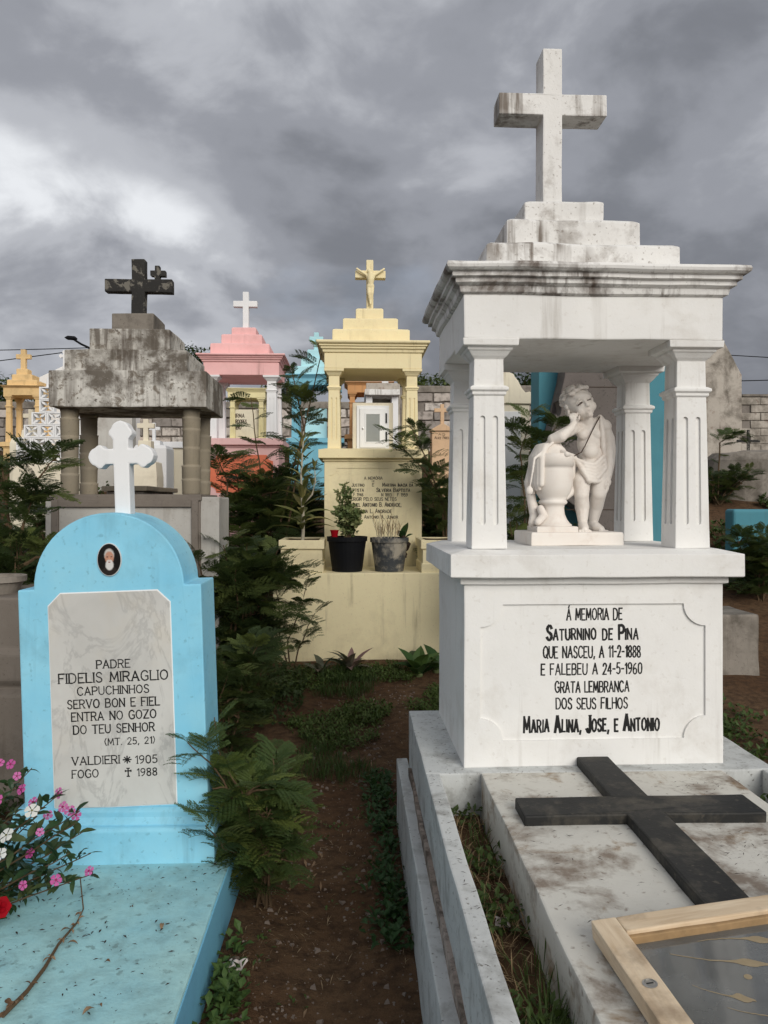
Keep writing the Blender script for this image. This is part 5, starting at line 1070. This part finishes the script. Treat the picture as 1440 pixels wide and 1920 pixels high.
# right hand background
b0 = at_ground(1345, 12.2); stems = fan(b0, 9, .55, .55, .4, 17, (0, 0), 2)+[[b0, P(1350, 830, 12.2), P(1375, 815, 12.2), P(1385, 822, 12.2)]]
shrub('feathery_shrub', 'dark shrub with bare twigs before the pale wall at the right', 'shrub', b0, stems, FD, 150, .95, 18, group=GS, r0=.014, tmin=.1)
b0 = at_ground(1425, 8.3); stems = fan(b0, 9, .75, .4, .3, 19, (0, 0), 2)
shrub('feathery_shrub', 'dark creeping shrub in front of the low teal box grave', 'shrub', b0, stems, FD, 170, .95, 20, group=GS, r0=.008, tmin=.05)
b0 = at_ground(330, 8.2); stems = fan(b0, 6, 1.0, .28, .2, 21, (0, 0), 2)
shrub('feathery_shrub', 'small feathery shrub seen between the grey drum columns', 'shrub', b0, stems, FD, 90, 1.0, 22, group=GS, r0=.008, tmin=.25)
b0 = at_ground(95, 9.5); stems = fan(b0, 7, .9, .5, .3, 23, (0, 0), 2)
shrub('feathery_shrub', 'feathery shrub at the foot of the white openwork tower', 'shrub', b0, stems, FD, 120, 1.1, 24, group=GS, r0=.008, tmin=.1)

def blade(L, W, n=4, fold=.25, curve=.3, tipw=.0, shape=1.0):
    """one lanceolate leaf along +x"""
    mb = MB(); mid, lf, rt_ = [], [], []
    for i in range(n+1):
        t = i/n; w_ = W*.5*(math.sin(math.pi*(t**shape)*.97+.03))*(1 if t < 1 else 0)+.0004; z = curve*L*(t-t*t*1.3)
        mid.append((L*t, 0, z)); lf.append((L*t, w_, z+fold*w_)); rt_.append((L*t, -w_, z+fold*w_))
    m_ = n+1; return mb.add(mid+lf+rt_, [(i, i+1, m_+i+1, m_+i) for i in range(n)]+[(2*m_+i, 2*m_+i+1, i+1, i) for i in range(n)])
# periwinkle on the blue slab
def whorl3(seed):
    rg = random.Random(seed); mb = MB()
    for k in range(3):
        q = blade(rg.uniform(.045, .066), rg.uniform(.015, .021), 4, .2, rg.uniform(.1, .5)); m3 = Matrix.Rotation((k-1)*1.9+rg.uniform(-.3, .3), 3, 'Z') @ Matrix.Rotation(rg.uniform(-.5, .3), 3, 'Y') if k else Matrix(); mb.add([tuple(m3.to_3x3() @ Vector(p)+Vector((0, 0, .004*k))) for p in q.v], q.f)
    return mb
PL = [mk(whorl3(i), 'leaf', M['leaf_peri']) for i in range(4)]
def flower(mat, r):
    mb = MB()
    for k in range(5):
        a = 2*math.pi*k/5; pts = [(0, 0, 0)]
        for da, rr in ((-.50, .55), (-.55, .85), (-.25, 1.0), (.25, 1.02), (.58, .86), (.50, .55)): pts.append((r*rr*math.cos(a+da), r*rr*math.sin(a+da), .10*r*rr-.12*r*(rr > .9)+.03*r*(k % 2)))
        mb.add(pts, [tuple(range(7))])
    return mk(mb, 'petals', mat)
FLp, FLw = flower(M['pink_petal'], .0185), flower(M['white_petal'], .021)
eye_me = MB().lathe(0, 0, [(.0042, .0012), (.004, .003), (.001, .0035)], 8).mesh('flower_eye'); eye_me.materials.append(M['magenta'])
eye_w = MB().lathe(0, 0, [(.003, .0012), (.0028, .0028), (.001, .003)], 8).mesh('flower_eye'); eye_w.materials.append(M['leaf_yel'])
b0 = fa.world(-1.52, 2.55, 0.0); b0.z = ground(b0.x, b0.y); rg = random.Random(31); stems = []
tips = [(150, 1520), (110, 1490), (30, 1475), (60, 1440), (140, 1545), (170, 1640), (105, 1655), (55, 1600), (45, 1665), (20, 1560), (95, 1570), (130, 1600), (10, 1620), (70, 1530), (155, 1560), (35, 1520), (170, 1600), (80, 1690), (20, 1700), (0, 1460), (95, 1620)]
for (tx, ty) in tips:
    Yt = rg.uniform(2.42, 2.74); tp = P(tx, ty, Yt); mid = b0.lerp(tp, .5)+Vector((rg.uniform(-.04, .04), rg.uniform(-.05, .05), .06)); stems.append([b0+Vector((rg.uniform(-.05, .05), rg.uniform(-.06, .06), 0)), mid, tp])
pw_ = shrub('periwinkle_plant', 'flowering periwinkle with pink and white blooms leaning over the blue slab', 'plant', b0, stems, PL, 298, 1.2, 32, 'stem', r0=.0035, tmin=.28, elev=(-20, 60))
for k, (px, py, Yt, kind, r_) in enumerate(((110, 1487, 2.52, 'p', 1), (40, 1480, 2.55, 'p', 1), (62, 1504, 2.52, 'p', 1), (118, 1513, 2.5, 'p', 1), (131, 1520, 2.5, 'p', 1), (143, 1529, 2.5, 'p', .9), (90, 1528, 2.52, 'p', .85), (56, 1600, 2.48, 'p', .95), (105, 1650, 2.46, 'p', 1), (167, 1633, 2.46, 'p', .9), (43, 1660, 2.44, 'p', .8), (20, 1433, 2.62, 'p', .95), (32, 1455, 2.62, 'p', .8), (0, 1430, 2.62, 'p', .8), (60, 1520, 2.36, 'w', 1.1), (12, 1566, 2.34, 'w', 1.1), (0, 1602, 2.34, 'w', 1.0), (-4, 1500, 2.40, 'p', 1.0), (75, 1560, 2.38, 'p', .7))):
    p = P(px, py, Yt); d = (Vector((rg.uniform(-.5, .5), -.75, rg.uniform(.25, .9)))).normalized(); mtx = d.to_track_quat('Z', 'Y').to_matrix() @ Matrix.Rotation(rg.uniform(0, 6), 3, 'Z')
    f_ = link('flower', FLp if kind == 'p' else FLw, pw_); f_.matrix_basis = Matrix.Translation(p-b0) @ mtx.to_4x4() @ Matrix.Scale(r_, 4)
    link('flower_eye', eye_me if kind == 'p' else eye_w, f_)
rf = empty('red_flower', P(0, 1702, 2.36), 0, 'crimson artificial flower among the periwinkle stems', 'flower')
rb = MB()
for ring_, (n, rr, tl) in enumerate(((6, .032, .2), (5, .024, .7), (4, .014, 1.2))):
    for k in range(n):
        a = 2*math.pi*k/n+ring_*.5; c, s2 = math.cos(a), math.sin(a); up = math.sin(tl); out_ = math.cos(tl)
        v_ = [Vector((0, 0, .002*ring_))]+[Vector(((c*math.cos(da)-s2*math.sin(da))*rr*q*out_, (s2*math.cos(da)+c*math.sin(da))*rr*q*out_, rr*q*up+.002*ring_)) for da, q in ((-.55, .6), (-.5, .95), (0, 1.08), (.5, .95), (.55, .6))]
        rb.add([tuple(x) for x in v_], [tuple(range(6))])
o = rb.build('petals', M['red'], rf); o.rotation_euler = (R(60), 0, R(20)); o.location = (0, -.0, 0)
MB().tube([(0, .0, 0), (-.02, .03, -.06), (-.04, .06, -.30)], .003, 5).build('stem', M['stem_green'], rf)

# plants on and by the yellow tomb
OL = [mk(blade(.20, .045, 5, .3, .12+.15*i), 'leaf', M['leaf_yel']) for i in range(3)]
px0 = fy.world(fy.x(566, yb+.2), yb+.25, zb1+.22); root = empty('tall_potted_plant', px0, 0, 'tall olive leaved plant with pale stem in the left planter box', 'plant'); zs = P(0, 810, 6.95).z-px0.z
stm = MB(); main = [Vector((.01*math.sin(i), .0, zs*i/8)) for i in range(9)]; stm.tube(main, [.017-.0014*i for i in range(9)], 7); br = [Vector((.005, 0, zs*.37)), Vector((.09, -.02, zs*.45)), Vector((.12, -.02, zs*.56)), Vector((.115, -.02, zs*.66))]; stm.tube(br, [.011, .009, .007, .004], 6); stm.build('stem', M['stem_pale'], root)
rg = random.Random(12)
def whorl(p, d0, n, sc, el):
    for k in range(n):
        a = d0+2*math.pi*k/n; e = R(el+rg.uniform(-8, 8)); o = link('leaf', rg.choice(OL), root); o.matrix_basis = Matrix.Translation(p) @ orient(Vector((math.cos(a)*math.cos(e), math.sin(a)*math.cos(e)*.6, math.sin(e))), rg.uniform(-.3, .3)).to_4x4() @ Matrix.Scale(sc, 4)
for i in range(13): whorl(Vector((0, 0, zs*(.14+.066*i))), i*1.57+.3*(i % 2), 4 if i < 6 else 3, (1.5 if i < 5 else 1.25)*(1-.04*i)*(.9 if i == 4 else 1), 12+i*3.2)
for i in range(4): whorl(br[1].lerp(br[3], i/3), i*1.5, 2, .62, 30+8*i)
MB().lathe(.03, -.02, [(.05, -.02), (.06, 0), (.03, .02), (.005, .025)], 9).build('pebbles', M['white_paint'], root, jit=.01)
def sprig(seed):
    rg = random.Random(seed); mb = MB()
    for k in range(7):
        q = blade(rg.uniform(.022, .034), rg.uniform(.016, .022), 3, .15, .1); m3 = Matrix.Rotation(k*2.4, 3, 'X') @ Matrix.Rotation(rg.uniform(-1.2, -.3), 3, 'Y'); o_ = Vector((.006*k, 0, 0)); mb.add([tuple(m3 @ Vector(p)+o_) for p in q.v], q.f)
    return mb
JL = [mk(sprig(i), 'leaf', M['leaf_jade']) for i in range(3)]
bj = fy.world(fy.x(651, yb+.21), yb+.21, zb1+.29); stems = fan(bj, 9, .30, .17, .1, 41, (0, 0), 3)+[[bj, bj+Vector((-.03, 0, .25)), bj+Vector((-.02, 0, .48))], [bj, bj+Vector((-.06, 0, .22)), bj+Vector((-.08, 0, .43))], [bj, bj+Vector((.0, 0, .22)), bj+Vector((.03, 0, .44))]]
shrub('jade_bush', 'small rounded jade bush growing in the black bucket', 'plant', bj, stems, JL, 295, 1.25, 42, 'stem', r0=.005, tmin=.12, elev=(-20, 70))
rc = empty('red_pot', fy.world(fy.x(627, yb+.12), yb+.14, zb1+.300), 0, 'little red pot tucked under the jade bush', 'pot'); MB().lathe(0, 0, [(.026, 0), (.036, .06), (.039, .062), (.039, .07), (.032, .068), (.01, .06)], 16).build('pot_wall', M['red'], rc)
bd = fy.world(fy.x(728, yb+.21), yb+.21, zb1+.28); SG = [mk(blade(.13, .007, 4, .1, .3), 'leaf', M['straw'])]
stems = [[bd+Vector((rgx, rgy, 0)), bd+Vector((rgx*1.3, rgy*1.3, .05)), bd+Vector((rgx*1.6+random.Random(i).uniform(-.02, .02), rgy*1.6, .12+.03*(i % 3)))] for i, (rgx, rgy) in enumerate([(-.06, 0), (-.03, .03), (0, -.03), (.03, .02), (.05, -.02), (-.05, -.04), (.02, .05), (.0, .0), (-.08, .02), (.07, .03)])]
shrub('dry_stalks', 'tuft of dry straw coloured stalks in the mud smeared bucket', 'plant', bd, stems, SG, 90, .9, 44, 'stem_pale', r0=.003, tmin=.1, elev=(45, 85))
BL = [mk(blade(.16, .10, 5, .25, .2), 'leaf', M['leaf_b'])]
bh_ = fy.world(fy.x(752, yb+.3), yb+.32, zb1+.20); root = empty('broad_leaf_plant', bh_, 0, 'single heart leaved sprout behind the mud smeared bucket', 'plant'); MB().tube([(0, 0, -.2), (.02, 0, .1), (.05, -.01, .15)], .005, 6).build('stem', M['stem_green'], root)
for d, sc in ((Vector((.15, -.3, .9)), 1.05), (Vector((-.35, -.5, .55)), .8), (Vector((.6, -.2, .4)), .6)):
    o = link('leaf', BL[0], root); o.matrix_basis = Matrix.Translation((.03, 0, .08)) @ orient(d, .4).to_4x4() @ Matrix.Scale(sc, 4)
def rosette(name, px, Y, label, mat, n, L, W, seed, el=(15, 70)):
    rg = random.Random(seed); b = at_ground(px, Y); root = empty(name, b, 0, label, 'plant'); lm_ = [mk(blade(L, W, 6, .35, .25+.2*i, shape=.85), 'leaf', mat) for i in range(3)]
    MB().lathe(0, 0, [(.03, -.03), (.035, .02), (.01, .05)], 9).build('crown_base', M['stem_green'], root)
    for k in range(n):
        a = k*2.4+rg.uniform(-.2, .2); e = R(el[0]+(el[1]-el[0])*k/n); o = link('leaf', rg.choice(lm_), root); o.matrix_basis = Matrix.Translation((.02*math.cos(a), .02*math.sin(a), .01)) @ orient(Vector((math.cos(a)*math.cos(e), math.sin(a)*math.cos(e), math.sin(e))), rg.uniform(-.2, .2)).to_4x4() @ Matrix.Scale(rg.uniform(.7, 1.1), 4)
rosette('bromeliad', 655, 6.35, 'large purple green rosette plant at the foot of the cream block', M['leaf_purple'], 13, .25, .075, 51)
rosette('bromeliad', 602, 6.30, 'smaller purple green rosette plant near the slender sapling', M['leaf_purple'], 9, .19, .065, 52)
rosette('broad_leaf_plant', 785, 6.25, 'green broad leaved plant at the foot of the cream block by the white tomb', M['leaf_b'], 12, .26, .12, 53, (20, 65))
rosette('broad_leaf_plant', 818, 6.35, 'pale green broad leaved plant half hidden by the white tomb', M['leaf_b'], 8, .24, .11, 54, (20, 65))

# ------------------------------------------------------------ trees beyond the wall
def tree(px, Y, pyt, wpx, label, seed):
    rg = random.Random(seed); zb = hgt(Y); x = X(px, Y); zt = P(0, pyt, Y).z; hw3 = wpx/F*Y/2; root = empty('tree', (x, Y, zb), 0, label, 'tree', 'trees beyond the wall')
    H = zt-zb; mb = MB(); mb.tube([(0, 0, -.2), (.05, 0, H*.4), (.0, .05, H*.7)], [.16, .12, .07], 8)
    for k in range(7):
        a = k*.9; mb.tube([(.03, 0, H*(.35+.05*k)), (math.cos(a)*hw3*.4, math.sin(a)*hw3*.4, H*.62), (math.cos(a)*hw3*.75, math.sin(a)*hw3*.75, H*.78)], [.06, .04, .015], 6)
    mb.build('trunk', M['stem'], root); v, f_ = [], []
    cl3 = [(rg.uniform(-1, 1)*hw3*.8, rg.uniform(-.8, .8)*hw3, H*rg.uniform(.5, .9), rg.uniform(.3, .55)) for _ in range(26)]
    for (cx, cy, cz_, cr_) in cl3:
        for _ in range(170):
            d = Vector((rg.gauss(0, 1), rg.gauss(0, 1), rg.gauss(0, .7))).normalized()*cr_*rg.uniform(.4, 1.05); p = Vector((cx, cy, cz_))+d
            if p.z > H: p.z = H-rg.uniform(0, .15)
            a = Vector((rg.uniform(-1, 1), rg.uniform(-1, 1), rg.uniform(-.8, .3))).normalized(); s_ = a.cross(Vector((0, 0, 1))).normalized(); L = rg.uniform(.07, .14); b = len(v)
            v += [tuple(p), tuple(p+a*L*.5+s_*L*.28), tuple(p+a*L), tuple(p+a*L*.5-s_*L*.28)]; f_.append((b, b+1, b+2, b+3))
    me = bpy.data.meshes.new('crown'); me.from_pydata(v, [], f_); me.update(); tag(link('crown', me, root, M['leaf_w']), kind='stuff')
tree(808, 21, 697, 110, 'green leafy tree over the wall beside the yellow tomb', 1); tree(985, 21, 688, 120, 'green tree over the wall behind the ivory headstone', 2)
tree(-10, 22, 700, 120, 'green tree showing over the wall beside the ochre tomb', 3); tree(372, 21, 648, 70, 'tree top peeping between the grey and pink tombs', 4); tree(545, 22, 690, 70, 'low tree behind the gap between pink and light blue tombs', 5)

# ------------------------------------------------------------ ground cover, pebbles, litter
def weeds(name, label, spots, mat, seed, leaf=.035, wid=.018, hgt_=.06, per=7, grass=False):
    rg = random.Random(seed); v, f_ = [], []
    for (x, y, z) in spots:
        for k in range(per):
            a = rg.uniform(0, 6.28); e = rg.uniform(.1, 1.2) if not grass else rg.uniform(.7, 1.5); L = leaf*rg.uniform(.6, 1.3); W = wid*rg.uniform(.7, 1.2)
            d = Vector((math.cos(a)*math.cos(e), math.sin(a)*math.cos(e), math.sin(e))); s_ = d.cross(Vector((0, 0, 1))).normalized()*W*.5; p = Vector((x+rg.uniform(-.03, .03), y+rg.uniform(-.03, .03), z+rg.uniform(0, hgt_))); n_ = s_.cross(d)*.25; b = len(v)
            v += [tuple(p), tuple(p+d*L*.5+s_+n_), tuple(p+d*L-Vector((0, 0, L*.15))), tuple(p+d*L*.5-s_+n_), tuple(p+d*L*.5)]; f_ += [(b, b+1, b+2, b+4), (b, b+4, b+2, b+3)]
    me = bpy.data.meshes.new(name); me.from_pydata(v, [], f_); me.update(); return tag(link(name, me, None, mat), label, 'ground cover', kind='stuff')
def scatter(n, fn, seed):
    rg = random.Random(seed); out = []
    while len(out) < n:
        p = fn(rg)
        if p: out.append(p)
    return out
def rect(x0, x1, y0, y1, dens=2.0, th=0.0):
    def g_(rg):
        x, y = rg.uniform(x0, x1), rg.uniform(y0, y1)
        if noise.noise(Vector((x*dens, y*dens, 1.7))) < th: return None
        return (x, y, ground(x, y))
    return g_
weeds('ground_weeds', 'low green weeds and creepers before the cream block', scatter(1500, rect(-.9, .75, 4.5, 6.5, 1.8, .0), 1), M['leaf_w'], 1, .035, .016, .05, 7)
weeds('ground_weeds', 'thin grass growing before the cream block', scatter(700, rect(-.5, .8, 4.3, 6.4, 1.5, .05), 2), M['leaf_w'], 2, .09, .005, .02, 7, True)
weeds('ground_weeds', 'dark weeds in the shade behind the blue headstone', scatter(900, rect(-2.6, -.6, 3.6, 6.3, 1.2, -.1), 3), M['leaf_fd'], 3, .05, .026, .12, 8)
weeds('ground_weeds', 'broad leaved weeds along the foot of the white step', scatter(150, lambda rg: (lambda v_: (fa.world(.19-abs(rg.gauss(0, .055)), v_, 0).x, fa.world(.15, v_, 0).y, 0.0) if noise.noise(Vector((v_*2.2, 3, 0))) > -.22 else None)(rg.uniform(2.55, 4.3)), 4), M['leaf_b'], 4, .040, .023, .055, 6)
weeds('ground_weeds', 'leafy weeds at the near right foot of the blue slab', scatter(42, lambda rg: tuple(fa.world(-.425+abs(rg.gauss(0, .04)), rg.gauss(2.38, .11), .0)), 5), M['leaf_b'], 5, .042, .026, .08, 6)
weeds('gap_weeds', 'weeds and seedlings in the slot between curb and slab', scatter(120, lambda rg: (lambda v_: tuple(fa.world(rg.uniform(.325, .455), v_, .41)) if noise.noise(Vector((v_*3, 8, 0))) > -.05 else None)(rg.uniform(1.2, 2.74)), 6), M['leaf_w'], 6, .032, .017, .05, 6)
weeds('gap_weeds', 'grass tufts in the slot between curb and slab', scatter(34, lambda rg: tuple(fa.world(rg.uniform(.38, .455), rg.choice((1.5, 1.62, 1.78, 2.5))+rg.gauss(0, .05), .40)), 7), M['leaf_w'], 7, .12, .004, .02, 5, True)
weeds('gap_weeds', 'dry straw in the slot between curb and slab', scatter(120, lambda rg: tuple(fa.world(rg.uniform(.325, .455), rg.uniform(1.3, 2.7), .413)), 8), M['straw'], 8, .07, .003, .01, 4)
weeds('gap_weeds', 'weeds in the far slot of the white grave', scatter(60, lambda rg: tuple(fa.world(rg.uniform(1.37, 1.49), rg.uniform(1.6, 2.74), .41)), 9), M['leaf_w'], 9, .04, .02, .08, 6)
weeds('ground_weeds', 'green weeds on the slope at the right of the white tomb', scatter(1900, rect(1.6, 5.6, 3.8, 9.0, 1.2, .0), 10), M['leaf_w'], 10, .055, .03, .07, 7)
weeds('ground_weeds', 'weeds on the upper slope before the pale wall', scatter(1900, rect(2.5, 9, 8.5, 15.3, .6, -.15), 11), M['leaf_w'], 11, .10, .05, .10, 7)
weeds('ground_weeds', 'dark weeds between the tombs at the back', scatter(1700, rect(-9, 2.5, 7.2, 17, .5, -.3), 12), M['leaf_fd'], 12, .11, .055, .14, 7)
weeds('ground_weeds', 'scattered seedlings on the bare earth path', scatter(70, rect(-.45, .2, 1.5, 4.6, 3, .1), 13), M['leaf_w'], 13, .022, .012, .02, 4)
weeds('ground_litter', 'dry straw and fallen stalks on the bare earth path', scatter(330, rect(-.5, .22, 1.4, 5.2, 2.5, -.05), 14), M['straw'], 14, .035, .002, .003, 1)
weeds('ground_litter', 'curled fallen leaves on the bare earth path', scatter(110, rect(-.55, .22, 1.6, 5.4, 2.0, -.1), 16), M['leaf_dry'], 16, .038, .013, .004, 1)
weeds('ground_litter', 'brown dry litter beside the blue slab', scatter(330, lambda rg: tuple(fa.world(-.44+abs(rg.gauss(0, .09)), rg.uniform(1.4, 2.75), .004)), 15), M['leaf_dry'], 15, .020, .0045, .006, 2)
# pebbles
rg = random.Random(77); pv_, pf_ = [], []
for _ in range(2600):
    x, y = rg.uniform(-.5, .25), 1.3+5*rg.random()**1.5; r_ = rg.choice((.002, .003, .003, .003, .004, .004, .005, .005, .008, .008, .013))*rg.uniform(.7, 1.3); z = ground(x, y); b = len(pv_); a = rg.uniform(0, 6)
    pts = [(math.cos(a+k*2.09)*r_*rg.uniform(.7, 1.3), math.sin(a+k*2.09)*r_*rg.uniform(.7, 1.3)) for k in range(3)]
    pv_ += [(x+u_, y+w2_, z-r_*.3) for u_, w2_ in pts]+[(x+u_*.6, y+w2_*.6, z+r_*.6) for u_, w2_ in pts]; pf_ += [(b+3, b+4, b+5)]+[(b+k, b+(k+1) % 3, b+3+(k+1) % 3, b+3+k) for k in range(3)]
me = bpy.data.meshes.new('pebbles'); me.from_pydata(pv_, [], pf_); me.update(); tag(link('pebbles', me, None, M['pebble']), 'small pale pebbles strewn over the bare earth path', 'pebbles', kind='stuff')
# dry leaves, vine and debris on the blue slab
DL = [mk(blade(.035, .015, 4, .5, .5), 'leaf', M['leaf_dry']), mk(blade(.022, .012, 3, .7, .6), 'leaf', M['leaf_dry'])]
rg = random.Random(61); zsl = .222
for k, (u, v) in enumerate(((-.60, 2.45), (-.70, 2.25), (-.70, 2.02), (-.90, 1.62), (-.80, 1.58), (-.78, 1.50), (-1.07, 2.25), (-.66, 2.05), (-.86, 2.35), (-.72, 2.55), (-.63, 1.80), (-.84, 1.72), (-.70, 1.52))):
    o = link('dry_leaf', DL[k % 2], None); o.location = fa.world(u, v, zsl+.002); o.rotation_euler = (rg.uniform(-.2, .2), rg.uniform(-.15, .15), rg.uniform(0, 6)); o.scale = (rg.uniform(.7, 1.3),)*3
    tag(o, 'curled brown dry leaf lying on the blue grave slab', 'dry leaf', 'dry leaves on the blue slab')
vn = empty('dry_vine', fa.world(-1.0, 1.6, zsl), 0, 'dead brown vine trailing across the blue grave slab', 'vine'); cv = [P(150, 1672, 2.58), P(156, 1705, 2.5), P(145, 1745, 2.42), P(110, 1785, 2.30), P(85, 1830, 2.19), P(50, 1880, 2.08), P(5, 1925, 1.98)]
for p in cv: p.z = zsl+.006
cv[0].z += .06
MB().tube([p-vn.location for p in cv], [.0018, .0022, .003, .0045, .006, .006, .006], 6).build('stem', M['stem'], vn, jit=.003)
for k in range(22):
    i = rg.randrange(1, 6); p = cv[i].lerp(cv[min(i+1, 6)], rg.random()); o = link('leaf', DL[k % 2], vn); o.location = p-vn.location+Vector((0, 0, .003)); o.rotation_euler = (rg.uniform(-.5, .5), rg.uniform(-.4, .2), rg.uniform(0, 6)); o.scale = (rg.uniform(.5, 1.0),)*3
v, f_ = [], []
for _ in range(520):
    u, vv = rg.uniform(-1.33, -.47), 1.45+1.4*rg.random()**.7; p = fa.world(u, vv, zsl+.002); a = rg.uniform(0, 6); L = rg.choice((.003, .004, .006, .010))*rg.uniform(.6, 1.2); c, s2 = math.cos(a)*L, math.sin(a)*L; b = len(v)
    v += [(p.x-c, p.y-s2, p.z), (p.x-s2*.3, p.y+c*.3, p.z+.002), (p.x+c, p.y+s2, p.z), (p.x+s2*.3, p.y-c*.3, p.z+.001)]; f_.append((b, b+1, b+2, b+3))
me = bpy.data.meshes.new('leaf_crumbs'); me.from_pydata(v, [], f_); me.update(); tag(link('leaf_crumbs', me, None, M['brownpeel']), 'dark leaf crumbs and dirt specks on the blue slab', 'litter', kind='stuff')
v, f_ = [], []
for i_ in range(900):
    u, vv = rg.choice((rg.uniform(.47, 1.34), rg.uniform(.47, 1.34), rg.uniform(.47, 1.34), rg.uniform(.47, 1.34), rg.uniform(.27, .31), rg.uniform(.27, .40))), rg.uniform(1.4, 2.76)
    if i_ > 560: u, vv = (rg.gauss(1.22, .05), rg.gauss(2.60, .035)) if i_ < 660 else (rg.gauss(1.12, .09), rg.gauss(2.08, .10))
    if not .47 < u < 1.345 and i_ > 560: continue
    if u < .41 and u > .31: vv = rg.uniform(2.9, 3.55)
    if .83 < u < .96 or (.51 < u < 1.28 and 2.30 < vv < 2.46): continue
    p = fa.world(u, vv, .5745); a = rg.gauss(.3, .7); L = rg.choice((.002, .003, .005, .010))*rg.uniform(.6, 1.2); c, s2 = math.cos(a)*L, math.sin(a)*L; b = len(v)
    v += [(p.x-c, p.y-s2, p.z), (p.x-s2*.12, p.y+c*.12, p.z+.001), (p.x+c, p.y+s2, p.z), (p.x+s2*.12, p.y-c*.12, p.z+.001)]; f_.append((b, b+1, b+2, b+3))
me = bpy.data.meshes.new('leaf_crumbs'); me.from_pydata(v, [], f_); me.update(); tag(link('leaf_crumbs', me, None, M['brownpeel']), 'fine twigs and leaf crumbs on the white grave slab', 'litter', kind='stuff')
# scraps of plastic
def scrap(name, loc, s_, label, seed):
    bm = bmesh.new(); bmesh.ops.create_grid(bm, x_segments=14, y_segments=14, size=s_)
    for q in bm.verts:
        n_ = noise.noise_vector(Vector((q.co.x*22/s_*.05, q.co.y*22/s_*.05, seed))); q.co += n_*s_*.9; q.co.z = abs(q.co.z)*1.3
    me = bpy.data.meshes.new(name); bm.to_mesh(me); bm.free(); me.shade_smooth(); o = link(name, me, None, M['bag']); o.location = loc; tag(o, label, 'plastic scrap')
scrap('plastic_scrap', fa.world(-.385, 2.52, .03), .034, 'crumpled pinkish white plastic scrap beside the blue slab', 3.3)
scrap('plastic_scrap', fa.world(.40, 2.05, .42), .022, 'small crumpled pale scrap in the slot of the white grave', 7.1)
